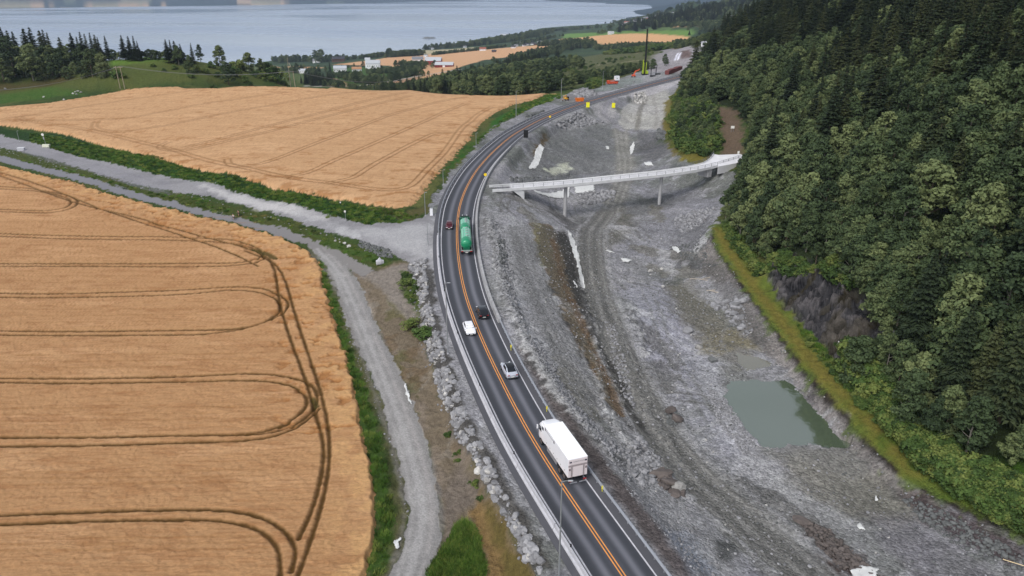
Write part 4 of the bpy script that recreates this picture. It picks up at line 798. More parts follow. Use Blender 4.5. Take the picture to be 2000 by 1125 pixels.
def make_tree(kind, seed, h, w):
    rng = random.Random(seed)
    t = thing('spruce_tree' if kind == 's' else ('bush' if kind == 'u' else 'leafy_tree'), (0,0,0))
    if kind == 's':
        V, F = spruce_crown(seed, h, w, low=.08+.12*rng.random()); me = mesh_obj('crown', np.array([tuple(v) for v in V]), F, leafS, t)
        MB().tube([(0,0,-.8),(0,0,h*.5),(.05,0,h*.98)], [h*.016, h*.01, .03], 6).obj('trunk', bark, t)
    else:
        V, F = broad_crown(seed, h, w, leaf=.2 if kind == 'u' else .27, nl=900 if kind == 'u' else 3600, low=.02 if kind == 'u' else .06, nclump=14 if kind == 'u' else 40)
        mesh_obj('crown', V, F, leafB if kind == 'u' else leafA, t)
        if kind != 'u':
            b = MB(); b.tube([(0,0,-.8),(.1,.05,h*.35),(0,.1,h*.85)], [h*.017, h*.012, .04], 6)
            for k in range(5):
                a = rng.random()*6.28; z = h*(.25+.1*k); L_ = w*.6; b.tube([(0,0,z), (L_*math.cos(a)*.6, L_*math.sin(a)*.6, z+L_*.5), (L_*math.cos(a), L_*math.sin(a), z+L_*.9)], [h*.007, h*.005, .02], 5, False)
            b.obj('trunk', bark2 if seed % 2 else bark, t)
        else:
            b = MB()
            for k in range(4): a = k*1.6; b.tube([(0,0,-.3),(w*.3*math.cos(a), w*.3*math.sin(a), h*.6)], [.05,.02], 4, False)
            b.obj('stem', bark, t)
    return t
PROTO = {'b': [], 's': [], 'u': []}
for k in range(6): PROTO['b'].append([make_tree('b', 300+k, 11+k*.9, 3.1+.25*(k % 3)), 11+k*.9, False])
for k in range(5): PROTO['s'].append([make_tree('s', 400+k, 15+k*1.6, 3.0+.25*(k % 3)), 15+k*1.6, False])
for k in range(3): PROTO['u'].append([make_tree('u', 500+k, 2.4+.5*k, 1.6+.3*k), 2.4+.5*k, False])
def plant(kind, p, hgt, label=None, cat=None, group=None, wide=1.0, v=None):
    e = PROTO[kind][v if v is not None else random.randrange(len(PROTO[kind]))]
    o = copy_tree(e[0]) if e[2] else e[0]; e[2] = True
    s = hgt/e[1]; o.location = p; o.scale = (s*wide, s*wide, s); o.rotation_euler = (0, 0, random.random()*6.28)
    return tag(o, label, cat or {'b': 'tree', 's': 'tree', 'u': 'bush'}[kind], group)
STUFF = {'b': [], 's': [], 'u': []}
def stuff(kind, x, y, z, hgt, wide=1.0): STUFF[kind].append((x, y, z, hgt, wide, random.random()*6.28, random.randrange(len(PROTO[kind]))))

# ---- the wooded hillside: positions in the world
FOR = [(1342,158),(1322,185),(1345,195),(1385,205),(1408,200),(1440,215),(1462,260),(1462,300),(1445,330),(1425,400),(1412,440),(1445,480),(1490,515),(1560,520),(1625,512),(1680,560),(1705,610),(1700,660),(1662,712),(1668,762),(1720,812),(1800,862),(1900,920),(2000,985),(2150,1040),(2600,1100)]
fe = survey([p[0] for p in FOR], [p[1] for p in FOR])
fpoly = np.concatenate([fe[:, :2], [[150, 20], [420, 100], [560, 400], [620, 760], [420, 900], [250, 780], [175, 640]]])
pts = []
yy = 20.0
while yy < 760:
    xx = 30.0
    while xx < 430:
        px_, py_ = xx+random.uniform(-1.9, 1.9), yy+random.uniform(-1.9, 1.9); pts.append((px_, py_)); xx += 3.9 if yy < 330 else 5.4
    yy += 3.8 if yy < 330 else 5.4
pts = np.array(pts); d = np.hypot(pts[:, 0], pts[:, 1]); bq = pts[:, 0]/pts[:, 1]
keep = inside(pts[:, 0], pts[:, 1], fpoly) & (bq < .92) & (d < 720); pts = pts[keep]
z_ = H(pts[:, 0], pts[:, 1]); d = np.hypot(pts[:, 0], pts[:, 1])
# leave out what the near slope hides completely (looking along the ray from above the site)
vis = np.ones(len(pts), bool)
for f in (.55, .65, .75, .85, .92, .96):
    vis &= (H(pts[:, 0]*f, pts[:, 1]*f) < CAM_H+(z_+16-CAM_H)*f+6)
pts, z_, d = pts[vis], z_[vis], d[vis]
spr = fbm(pts[:, 0]/28, pts[:, 1]/28, 3, 301); up = pts[:, 0]-np.interp(pts[:, 1], [a for a, b in XB], [b for a, b in XB])
issp = (spr+np.clip((up-30)/160, -.1, .22)+np.clip((pts[:, 1]-200)/1500, 0, .12)+RNG.random(len(pts))*.24-.12) > .62
order = np.argsort(d); cnt = {'b': 0, 's': 0}
edge = seg_dist(pts[:, 0], pts[:, 1], fe)
fac = np.array([(.7*max(0, pts[i, 0])/1) for i in range(len(pts))])
# the ones that show largest: nearest to the camera and inside the frame
inframe = (pts[:, 0]/pts[:, 1]*.97 < .76) & ((z_-CAM_H)/d < .12)
DESC = {'b': 'leafy green tree packed in the dense mixed wood on the slope right of the roadworks', 's': 'dark conical spruce among the dense mixed wood on the slope right of the roadworks'}
for i in order:
    kind = 's' if issp[i] else 'b'
    hgt = (random.uniform(13, 23) if kind == 's' else random.uniform(7, 15.5))*(.66+.34*min(1, edge[i]/(14 if not 108 < pts[i, 1] < 200 else 5))); x, y, zz = pts[i, 0], pts[i, 1], z_[i]
    w_ = random.uniform(.85, 1.15)*(1.0 if d[i] < 330 else 1.2)
    if cnt[kind] < 285 and inframe[i]: cnt[kind] += 1; plant(kind, (x, y, zz), hgt, DESC[kind], group='trees of the hillside wood', wide=w_)
    else: stuff(kind, x, y, zz, hgt, w_)
print('forest', len(pts), cnt)

# ================================================================ vehicles  (local +X is forward)
glass = mat('dark glass', lin(22,26,32), .12, spec=.6); tyre = mat('tyre rubber', lin(30,30,32), .85); rimm = mat('wheel rim', lin(150,152,156), .35, .8)
wpaint = mat('white paint', lin(236,237,242), .35, coat=.3, noise=.03, nscale=.6); spaint = mat('silver paint', lin(196,200,212), .3, .25, coat=.4); kpaint = mat('black paint', lin(20,22,28), .22, coat=.5)
mpaint = mat('maroon paint', lin(84,30,44), .3, .2, coat=.5); redl = mat('red lamp', lin(150,26,24), .3); whl = mat('headlamp', lin(225,228,232), .2); plate = mat('number plate', lin(225,225,220), .5); trim = mat('dark trim', lin(40,41,44), .6)
def superring(x, hw, z0, z1, e=.35, n=16):
    out = []
    for k in range(n):
        a = 2*math.pi*k/n+math.pi/n; c, s_ = math.cos(a), math.sin(a)
        out.append((x, hw*math.copysign(abs(c)**e, c), (z0+z1)/2+(z1-z0)/2*math.copysign(abs(s_)**e, s_)))
    return out
def wheel(parent, x, y, r=.34, w=.24):
    s = 1 if y > 0 else -1
    o = MB().tube([(0,-w/2,0),(0,w/2,0)], r, 20).obj('wheel', tyre, parent, smooth=True, loc=(x, y, r)); MB().tube([(0,s*w*.3,0),(0,s*(w/2+.015),0)], r*.62, 14).obj('rim', rimm, o)
def car(label, paint, L_=4.6, W_=1.86, Hh=1.6, roof=None, fast=.0, name='parked'):
    t = thing('car', (0,0,0), 0, label, 'car'); w = W_/2; l = L_/2; zb = Hh*.60
    sec = [(-l, w*.78, .42, zb*.86), (-l+.12, w*.93, .3, zb*.96), (-l+.6, w, .22, zb), (0, w, .2, zb), (l-1.25, w, .22, zb*.98), (l-.45, w*.95, .24, zb*.84), (l-.1, w*.86, .3, zb*.72), (l, w*.7, .4, zb*.62)]
    MB().loft([superring(*q) for q in sec]).obj('body', paint, t, smooth=True)
    xb, xt, xf, xw = -l+.28, -l+.95+fast, .35, l-1.35
    cab = [(xb, w*.80, zb-.08, zb+.02), (xb+.25, w*.82, zb-.08, zb+.22), (xt, w*.78, zb-.08, Hh-.07), (xt+.5, w*.78, zb-.08, Hh), (xf, w*.78, zb-.08, Hh-.02), (xf+.3, w*.78, zb-.08, Hh-.1), (xw, w*.8, zb-.08, zb+.02)]
    MB().loft([superring(*q, e=.5) for q in cab]).obj('cabin', paint, t, smooth=True)
    rp = roof or paint
    MB().loft([superring(x, w*.66, Hh-.05+dz, Hh+.015+dz, e=.4) for x, dz in ((xt-.05, -.07), (xt+.5, 0), (xf, -.02), (xf+.15, -.05))]).obj('roof', rp, t, smooth=True)
    def pane(nm, P, m=glass):
        P = [Vector(p) for p in P]; n = (P[1]-P[0]).cross(P[2]-P[0]).normalized(); n *= .03
        MB().add([p-n for p in P]+[p+n for p in P], [(3,2,1,0),(4,5,6,7)]+[(i, (i+1) % 4, 4+(i+1) % 4, 4+i) for i in range(4)]).obj(nm, m, t)
    zt = Hh-.09
    pane('windscreen', [(xw-.05,-w*.72,zb+.06),(xw-.05,w*.72,zb+.06),(xf+.22,w*.6,zt),(xf+.22,-w*.6,zt)])
    pane('rear_window', [(xb+.22,w*.68,zb+.2),(xb+.22,-w*.68,zb+.2),(xt-.02,-w*.58,zt),(xt-.02,w*.58,zt)])
    for s in (-1, 1):
        pane('side_window', [(xb+.6,s*w*.835,zb+.1),(xw-.45,s*w*.835,zb+.06),(xf+.0,s*w*.735,zt-.04),(xt+.1,s*w*.735,zt-.04)])
        for x in (-l+.85, l-.9): wheel(t, x, s*(w-.1))
        MB().box((xf+.75, s*(w+.08), zb+.08), (.14,.2,.14)).obj('mirror', paint, t, bevel=.03)
        MB().box((l-.12, s*w*.62, zb*.68), (.22,.36,.13), s*-.35).obj('headlight', whl, t, bevel=.02)
        MB().box((-l+.04, s*w*.66, zb*.84), (.12,.36,.13)).obj('tail_light', redl, t, bevel=.02)
    MB().box((l+.0, 0, .42), (.06,.9,.26)).obj('grille', trim, t, bevel=.02); MB().box((-l-.0, 0, .55), (.06,.52,.12)).obj('number_plate', plate, t); MB().box((l+.035, 0, .36), (.03,.52,.11)).obj('number_plate', plate, t)
    MB().box((-l+.03, 0, .36), (.14,W_*.78,.2)).obj('bumper', trim, t, bevel=.03)
    return t
def lane(py, side, d_off=0.0):
    """pose on the main road at the level of photo row py; side +1 right lane (away), -1 left lane (towards)"""
    k = np.arange(len(ROAD)); dd = ROAD-np.array([0, 0, CAM_H]); f = dd@np.array([0, cp, -sp]); v = (dd@np.array([0, sp, cp]))/f*-FOC+562.5
    i = int(np.argmin(np.abs(v-py))); o = side*HW[i]*.5+d_off; n = RN[i]; t_ = RT[i]*side
    return Vector((ROAD[i, 0]+n[0]*o, ROAD[i, 1]+n[1]*o, ROAD[i, 2]+.03)), math.atan2(t_[1], t_[0])
def park(o, py, side, d_off=0.0): p, a = lane(py, side, d_off); o.location = p; o.rotation_euler = (0, 0, a); return o
park(car('small maroon car with its headlights on, coming the other way past the green tanker', mpaint, 4.2, 1.78, 1.5), 445, -1)
park(car('black car driving away in the right lane, between the tanker and the silver car', kpaint, 4.7, 1.95, 1.68), 619, 1, .1)
park(car('white car driving towards the camera in the left lane with a dark windscreen', wpaint, 4.45, 1.85, 1.5, fast=.2), 649, -1, .1)
park(car('silver car with a black sloping roof driving away ahead of the white lorry', spaint, 4.7, 1.95, 1.66, roof=mat('black roof', lin(16,17,20), .2, coat=.5), fast=.5), 727, 1, .1)

def axle(t, x, W_, r=.5, dual=False):
    for s in (-1, 1): wheel(t, x, s*(W_/2-.2), r, .5 if dual else .32)
# ---- white box lorry
lor = thing('box_lorry', (0,0,0), 0, 'large white box lorry driving away in the right lane, nearest vehicle on the road', 'lorry')
LB = 8.1; rear = -5.35; f0 = rear+LB
MB().box(((rear+f0)/2, 0, 2.5), (LB, 2.56, 2.62)).obj('cargo_box', wpaint, lor, bevel=.04)
MB().box(((rear+f0)/2, 0, 3.83), (LB+.04, 2.6, .07)).obj('box_roof', mat('bright roof', lin(250,250,253), .5), lor, bevel=.02)
pinkw = mat('rear panel', lin(222,212,214), .5); greyp = mat('grey panel', lin(160,150,152), .5)
MB().box((rear-.04, 0, 3.38), (.07, 2.5, .75)).obj('header_panel', pinkw, lor, bevel=.015); MB().box((rear-.04, 0, 2.86), (.08, 2.5, .26)).obj('trim_strip', greyp, lor)
d_ = MB().box((rear-.05, 0, 1.98), (.08, 1.36, 1.48)).obj('tail_lift', pinkw, lor, bevel=.02)
for s in (-1, 1):
    MB().box((rear-.05, s*.8, 1.98), (.1, .13, 1.5)).obj('lift_rail', greyp, lor); q = MB().box((rear-.045, s*1.08, 1.98), (.07, .36, 1.5)).obj('rear_door', pinkw, lor, bevel=.015)
    MB().box((rear-.1, s*1.08, 2.4), (.05, .2, .3)).obj('emblem', mat('grey emblem', lin(120,108,112), .6), lor)
    MB().box((rear-.14, s*.95, .72), (.1, .42, .14)).obj('tail_light', redl, lor); MB().box((rear-.25, s*.62, .5), (.08, .9, .1)).obj('underrun_bar', steel, lor)
ink = mat('dark lettering', lin(54,50,68), .7); random.seed(11)
def smudge(y0, z0, x0, ax, n, hgt, pitch):
    """illegible small lettering: narrow strokes of uneven width, as far as the photograph resolves them"""
    b = MB()
    for k in range(n):
        w_ = pitch*random.uniform(.45, .8); hh = hgt*random.choice((1, .8, .7, 1)); c = k*pitch
        if ax == 'y': b.box((x0, y0+c, z0), (.012, w_*.3, hh)); b.box((x0, y0+c+w_*.35, z0+hh*.3), (.012, w_*.5, hh*.28))
        else: b.box((x0-c, y0, z0), (w_*.3, .012, hh)); b.box((x0-c-w_*.35, y0, z0+hh*.3), (w_*.5, .012, hh*.28))
    return b
b = smudge(-.75, 3.42, rear-.085, 'y', 11, .16, .13); b.box((rear-.085, -1.02, 3.42), (.012, .3, .2)); b.box((rear-.085, .98, 3.42), (.012, .3, .2)); b.obj('lettering', ink, lor)
b = smudge(1.288, 3.36, f0-.75, 'x', 13, .17, .19); b.box((f0-.45, 1.288, 3.4), (.25, .012, .34)); b.box((f0-3.45, 1.288, 3.38), (.3, .012, .42)); b.obj('lettering', ink, lor)
for k in range(6):
    for s in (-1, 1): MB().box((f0-.9-k*1.22, s*1.288, 1.62), (.1, .02, .12)).obj('side_marker', mat('marker', lin(60,58,64), .5) if k+s == -1 else bpy.data.materials['marker'], lor)
MB().box((-.3, 0, .95), (9.6, .9, .3)).obj('chassis', trim, lor)
for s in (-1, 1):
    for k in range(3): MB().box((.1, s*1.2, .55+k*.2), (3.4, .05, .11)).obj('side_guard', steel, lor)
    MB().box((-4.75, s*1.18, .78), (.9, .08, .5)).obj('mudguard', trim, lor, bevel=.05)
cabx = f0+.12
MB().loft([superring(cabx, 1.2, .7, 3.35, .18), superring(cabx+1.2, 1.2, .62, 3.3, .18), superring(cabx+1.8, 1.19, .58, 3.1, .2), superring(cabx+2.18, 1.14, .55, 2.5, .22), superring(cabx+2.3, 1.08, .6, 1.5, .25)]).obj('cab', wpaint, lor, smooth=True)
MB().loft([superring(cabx, 1.12, 3.2, 3.78, .3), superring(cabx+.7, 1.08, 3.2, 3.66, .3), superring(cabx+1.6, .98, 3.1, 3.36, .35)]).obj('roof_deflector', wpaint, lor, smooth=True)
MB().box((cabx+2.1, 0, 2.35), (.14, 2.0, .9), M=Matrix.Rotation(R(-14), 4, 'Y')).obj('windscreen', glass, lor)
for s in (-1, 1):
    MB().box((cabx+1.5, s*1.2, 2.35), (.8, .04, .74)).obj('side_window', glass, lor, bevel=.01); MB().box((cabx+.55, s*1.2, 2.85), (.5, .04, .42)).obj('side_window', glass, lor)
    MB().box((cabx+2.0, s*1.42, 2.35), (.16, .2, .62)).obj('mirror', wpaint, lor, bevel=.04); MB().box((cabx+2.32, s*.85, .95), (.08, .4, .22)).obj('headlight', whl, lor)
axle(lor, cabx+1.1, 2.5, .5); axle(lor, -2.7, 2.5, .5, True); axle(lor, -4.0, 2.5, .5)
park(lor, 908, 1, .25)
# ---- green tanker
gpaint = mat('green tank paint', lin(26,136,96), .3, .1, coat=.5, noise=.05, nscale=.8); gtop = mat('pale green tank top', lin(108,188,156), .35, coat=.3, noise=.06, nscale=2); dgreen = mat('dark green paint', lin(18,92,68), .35, coat=.3); gsteel = mat('tank fittings', lin(178,190,186), .4, .5); yel2 = mat('yellow green stripe', lin(150,205,70), .5)
tk = thing('tanker_lorry', (0,0,0), 0, 'green tanker lorry with two rounded tanks driving away in the right lane', 'tanker')
def tank(x0, x1, zc, ry, rz_):
    xs = [(0,.25),(.12,.62),(.35,.88),(.75,1.0)]; rings = []
    ring = lambda x, f: [(x, ry*f*math.cos(2*math.pi*k/28), zc+rz_*f*math.sin(2*math.pi*k/28)) for k in range(28)]
    for a, f in xs: rings.append(ring(x0+a, f))
    for a, f in reversed(xs): rings.append(ring(x1-a, f))
    o = MB().loft(rings).obj('tank', gpaint, tk, smooth=True)
    a0, a1 = x0+2.6 if x1-x0 > 6 else x0+1.4, x1-.9; rr = []
    for x in (a0, a1): rr.append([(x, (ry+.012)*math.cos(q), zc+(rz_+.012)*math.sin(q)) for q in np.linspace(.55, math.pi-.55, 11)]+[(x, (ry-.06)*math.cos(q), zc+(rz_-.06)*math.sin(q)) for q in np.linspace(math.pi-.55, .55, 11)])
    MB().loft(rr).obj('tank_top_cover', gtop, o, smooth=True)
    n_ = 4
    for k in range(n_): x = a0+.5+(a1-a0-1)*k/(n_-1); MB().tube([(x, -.15, zc+rz_-.02), (x, -.15, zc+rz_+.16)], .3, 16).obj('hatch', gsteel, o)
    for s in (-1, 1): MB().tube([(a0, s*.62, zc+rz_+.12), (a1, s*.62, zc+rz_+.12)], .035, 6).obj('walkway_rail', gsteel, o); MB().tube([(x0+.8, s*ry*.98, zc-.35), (x1-.8, s*ry*.98, zc-.35)], .06, 6).obj('side_rail', gsteel, o)
    return o
T1 = tank(1.2, 8.3, 2.35, 1.24, 1.0); T2 = tank(-9.6, .6, 2.35, 1.26, 1.15)
MB().box((-9.25, .1, 2.2), (.03, 1.5, .09), M=Matrix.Rotation(R(28), 4, 'Y')).obj('stripe', yel2, T2); MB().box((-9.31, .62, 2.3), (.03, .4, .26), M=Matrix.Rotation(R(28), 4, 'Y')).obj('stripe', yel2, T2)
MB().loft([superring(8.6, 1.2, .7, 3.2, .2), superring(9.8, 1.2, .6, 3.15, .2), superring(10.6, 1.15, .55, 2.6, .25), superring(10.8, 1.1, .6, 1.5, .25)]).obj('cab', dgreen, tk, smooth=True)
MB().box((9.6, 0, 3.22), (.5, 2.3, .16)).obj('light_bar', trim, tk, bevel=.03)
for s in (-1, 1): MB().box((9.9, s*1.2, 2.4), (.7, .04, .6)).obj('side_window', glass, tk); MB().box((10.5, s*1.42, 2.3), (.16, .2, .6)).obj('mirror', trim, tk, bevel=.03); MB().tube([(9.7, s*.55, 3.3), (9.7, s*.55, 3.55)], .09, 10).obj('beacon', whl, tk)
MB().box((10.62, 0, 2.3), (.14, 1.9, .8), M=Matrix.Rotation(R(-12), 4, 'Y')).obj('windscreen', glass, tk)
MB().box((4.6, 0, 1.0), (8, .9, .3)).obj('chassis', trim, tk); MB().box((-4.9, 0, 1.0), (10.4, .9, .3)).obj('chassis', trim, tk)
for s in (-1, 1):
    MB().box((-4.8, s*1.2, 1.28), (9.6, .12, .1)).obj('side_guard', gsteel, tk)
    MB().box((-10.1, s*.98, 1.0), (.12, .5, .22)).obj('tail_light', redl, tk)
MB().box((-10.0, 0, 1.1), (.3, 2.5, .3)).obj('rear_bumper', gsteel, tk, bevel=.03); MB().box((-9.7, 0, 1.5), (.6, 1.5, .5)).obj('valve_box', dgreen, tk, bevel=.03); MB().box((-10.2, 0, .8), (.03, .6, .14)).obj('number_plate', plate, tk)
for x in (9.5, 4.2, 2.8, -1.2, -7.2, -8.5): axle(tk, x, 2.5, .5, x not in (9.5,))
park(tk, 473, 1, .15)

# ================================================================ cyclists on the side road
skin = mat('skin', lin(200,150,125), .6); navy = mat('navy cloth', lin(26,28,66), .9); whc = mat('white cloth', lin(215,215,220), .9); blk = mat('black cloth', lin(30,30,34), .9); hair = mat('helmet', lin(40,44,90), .5)
def skinned(name, nodes, edges, m, parent=None):
    me = bpy.data.meshes.new(name); me.from_pydata([n[0] for n in nodes], edges, []); o = bpy.data.objects.new(name, me); C.objects.link(o); me.materials.append(m)
    md = o.modifiers.new('skin', 'SKIN'); md.use_smooth_shade = True
    for i, n_ in enumerate(nodes): me.skin_vertices[0].data[i].radius = (n_[1], n_[1])
    me.skin_vertices[0].data[0].use_root = True
    s = o.modifiers.new('sub', 'SUBSURF'); s.levels = 1; s.render_levels = 1
    if parent: o.parent = parent
    return o
def cyclist(p, a, top, lab_p, lab_b):
    bk = thing('bicycle', p, a, lab_b, 'bicycle', 'bicycles on the side road')
    for x in (-.52, .52):
        MB().tube([(x+.33*math.cos(q), 0, .34+.33*math.sin(q)) for q in np.linspace(0, 6.283, 21)], .022, 6, False).obj('wheel', tyre, bk)
    f = MB(); f.tube([(-.52,0,.34),(-.08,0,.32),(-.2,0,.86)], .02, 6); f.tube([(-.08,0,.32),(.4,0,.8),(-.18,0,.8)], .022, 6); f.tube([(.52,0,.34),(.4,0,.8),(.38,0,.98)], .02, 6); f.tube([(-.52,0,.34),(-.18,0,.8)], .016, 6); f.obj('frame', trim, bk)
    MB().tube([(.42,-.24,.98),(.4,0,1.0),(.42,.24,.98)], .016, 6).obj('handlebar', trim, bk); MB().box((-.22,0,.9), (.24,.13,.06)).obj('saddle', blk, bk, bevel=.02)
    pe = thing('person', p, a, lab_p, 'person', 'cyclists on the side road')
    N_ = [((-.2,0,.98), .13), ((-.1,0,1.15), .125), ((.06,0,1.36), .14), ((.14,0,1.45), .065), ((.2,0,1.56), .085), ((.21,0,1.66), .09),
          ((.08,.18,1.36), .06), ((.24,.24,1.17), .042), ((.4,.22,1.02), .034), ((.08,-.18,1.36), .06), ((.24,-.24,1.17), .042), ((.4,-.22,1.02), .034),
          ((-.14,.1,.92), .09), ((.12,.11,.66), .062), ((-.1,.11,.3), .042), ((.02,.11,.24), .035), ((-.14,-.1,.92), .09), ((.14,-.11,.82), .062), ((.02,-.11,.44), .042), ((.14,-.11,.4), .035)]
    E_ = [(0,1),(1,2),(2,3),(3,4),(4,5),(2,6),(6,7),(7,8),(2,9),(9,10),(10,11),(0,12),(12,13),(13,14),(14,15),(0,16),(16,17),(17,18),(18,19)]
    skinned('body', N_, E_, skin, pe)
    skinned('jersey', [((-.2,0,1.0), .145), ((-.1,0,1.16), .14), ((.06,0,1.35), .155), ((.09,.19,1.36), .072), ((.2,.235,1.22), .055), ((.09,-.19,1.36), .072), ((.2,-.235,1.22), .055)], [(0,1),(1,2),(2,3),(3,4),(2,5),(5,6)], top, pe)
    skinned('shorts', [((-.2,0,.96), .15), ((-.13,.1,.9), .105), ((.06,.11,.72), .08), ((-.13,-.1,.9), .105), ((.08,-.11,.84), .08)], [(0,1),(1,2),(0,3),(3,4)], blk, pe)
    MB().loft([[(.2+r_*1.15*math.cos(q), r_*math.sin(q), z) for q in np.linspace(0, 6.283, 13)[:-1]] for r_, z in ((.115, 1.66), (.12, 1.71), (.09, 1.77), (.03, 1.8))]).obj('helmet', hair, pe, smooth=True)
    return pe
ca = on(430, 424); cb_ = on(500, 440); ang = math.atan2(ca.y-cb_.y, ca.x-cb_.x)
cyclist(on(457, 430, .03), ang, whc, 'cyclist in a white and dark top on the grey side road, nearer the wheat', 'bicycle under the rider in white on the side road')
cyclist(on(467, 423, .03), ang, navy, 'cyclist in a dark top on the grey side road, nearer the grass verge', 'bicycle under the rider in dark clothes on the side road')

# ================================================================ lamp posts, poles and signs
galv = mat('galvanised post', lin(150,154,158), .5, .4); yelp = mat('yellow sign', lin(238,232,40), .5); wood = mat('weathered pole', lin(150,140,124), .9, noise=.2, nscale=3); blackp = mat('black panel', lin(16,16,18), .6); orange = mat('orange paint', lin(226,120,40), .5, noise=.1); redo = mat('red orange paint', lin(206,82,50), .5, noise=.1); lime = mat('lime yellow paint', lin(168,190,40), .5, noise=.1)
def at_top(p, py):      # height at which the ray of row py passes over ground point p
    d = p.y; v = -(py-562.5)/FOC; k = math.tan(math.atan(v)-R(PITCH)); return CAM_H+d*k/1.0 if False else CAM_H+d*((-sp+v*cp)/(cp+v*sp))
def lamp(px, py, ty, lab, arm=1.6, dirx=1, r=.09):
    p = on(px, py, -.1) if py < 1120 else Vector(at_z(px, py, -1.2)); h = at_top(p, ty)-p.z; a = .0
    t = thing('lamp_post', p, a, lab, 'lamp post'); MB().tube([(0,0,0),(0,0,h*.5),(0,0,h)], [r*1.3, r, r*.7], 10).obj('pole', galv, t)
    if arm: MB().tube([(0,0,h-.1),(dirx*arm*.2,0,h+.04),(dirx*arm*.4,0,h+.06)], .03, 6).obj('arm', galv, t); MB().box((dirx*(arm*.4+.2),0,h+.06), (.5,.2,.08)).obj('lamp_head', mat('lamp head', lin(178,182,186), .5), t, bevel=.03)
    MB().tube([(0,0,-.1),(0,0,.25)], r*2.2, 10).obj('base', conc, t)
    return t
lamp(1091, 1146, 940, 'tall thin lamp post standing by the road behind the white lorry, nearest of all')
lamp(875, 691, 553, 'tall lamp post on the gravel strip left of the road beside the white car', .9)
lamp(836, 479, 438, 'lamp post on the pale gravel yard left of the tanker', .5, r=.07)
lamp(831, 422, 376, 'lamp post at the corner of the far wheat field beside the small white cabinet', .5, r=.08)
lamp(866, 360, 332, 'lamp post on the road verge beside the far wheat field, opposite the bridge end', .5, r=.08)
lamp(930, 286, 260, 'lamp post in the green verge at the right corner of the far wheat field', .6, r=.09)
lamp(1008, 231, 178, 'lamp post between the bend and the far wheat field, left of the orange containers', .8, r=.12)
lamp(1096, 196, 154, 'lamp post beside the small yellow machine near the orange container', .8, r=.12)
lamp(1177, 172, 139, 'lamp post between the container pile and the orange drilling truck', .8, r=.12)
lamp(38, 277, 256, 'thin lamp post at the far left on the gravel track, beside the green bank', .5, r=.07)
def ppole(px, py, ty, two, lab):
    p = on(px, py, -.3); q = on(two, py-1.5, -.3) if two else None; h = at_top(p, ty)-p.z; t = thing('utility_pole', p, 0, lab, 'power pole')
    MB().tube([(0,0,0),(-.35,0,h)], [.2,.14], 8).obj('pole', wood, t)
    if q: o = q-p; MB().tube([(o.x,o.y,o.z),(o.x-.3,o.y,h)], [.2,.14], 8).obj('pole', wood, t); MB().box((o.x/2-.3, o.y/2, h-.6), (abs(o.x)+2.6,.2,.24), math.atan2(o.y, o.x)).obj('crossarm', wood, t)
    return t, p+Vector((-.3, 0, h))
_, w1 = ppole(244, 174, 129, 235, 'leaning double wooden power pole on the green hill above the far field')
_, w2 = ppole(577, 171, 139, 568, 'double wooden power pole at the crest of the far wheat field')
_, w3 = ppole(766, 173, 158, 762, 'small double power pole just beyond the crest of the far wheat field')
w0 = Vector(at_z(-60, 178, 11)); wire = mat('wire', lin(110,112,116), .5)
for a, b_, l_ in ((w0, w1, 'power line running from the leaning poles to the left edge of the view'), (w1, w2, 'power line spanning the far wheat field between the two tall double poles'), (w2, w3, 'power line descending from the crest poles towards the valley')):
    t = thing('power_line', a, 0, l_, 'power line')
    for k in (-1, 0, 1):
        pts_ = [(b_-a)*s+Vector((0, k*1.2, -4*s*(1-s)*3)) for s in np.linspace(0, 1, 15)]; MB().tube(pts_, .035, 4, False).obj('wire', wire, t)
def sign(name, px, py, ty, w_, h_, m, lab, cat='sign', back=0, rz=0, post=galv, n_post=1, z0=None):
    p = on(px, py, -.05); h = at_top(p, ty)-p.z; t = thing(name, p, rz, lab, cat)
    for k in range(n_post): x = 0 if n_post == 1 else (k-.5)*w_*.6; MB().tube([(x,.05,0),(x,.05,h-.05)], .05, 8).obj('post', post, t)
    MB().box((0,-.03,h-h_/2), (w_,.06,h_)).obj('panel', m, t, bevel=.02); return t
sign('black_sign', 1027, 271, 254, 1.7, 2.9, blackp, 'tall black panel sign on the inner side of the bend, above the bridge')
sign('road_sign', 1148, 211, 200, 1.6, 2.3, yelp, 'left of two bright yellow panel signs by the road, on the main carriageway side')
sign('road_sign', 1198, 212, 201, 1.6, 2.3, yelp, 'right of two bright yellow panel signs, on the branching gravel road')
for o_, c_ in (('L', 1),): pass
def marker(px, py, ty, lab, w_=.5, rnd=False, s=1.0):
    p = on(px, py); h = max(.6, at_top(p, ty)-p.z); t = thing('marker_post', p, 0, lab, 'marker post'); MB().tube([(0,0,0),(0,0,h)], .04*s, 6).obj('post', yelp if not rnd else galv, t)
    if rnd: MB().tube([(0,-.05,h),(0,.05,h)], .48*s, 18).obj('disc', mat('yellow disc', lin(240,205,30), .5), t); MB().tube([(0,0,0),(0,0,.15)], .3, 10).obj('base', conc, t)
    else: MB().box((0,0,h), (w_*.5,.08,w_)).obj('reflector', mat('yellow reflector', lin(220,205,60), .5), t)
    return t
marker(948, 349, 341, 'round yellow disc on the barrier at the left end of the bridge', rnd=True)
marker(1074, 240, 228, 'round yellow marker with a white base on the inside of the bend', rnd=True, s=.9)
marker(1338, 158, 153, 'pale yellow marker by the wood where the road disappears behind the spruces', rnd=True, s=1.2)
for px, py, l_ in ((998, 685, 'small yellow marker on the guardrail beside the silver car'), (1068, 805, 'small yellow marker on the guardrail just ahead of the white lorry'), (1176, 961, 'small yellow marker on the guardrail just behind the white lorry')):
    marker(px, py, py-9, l_, .45)
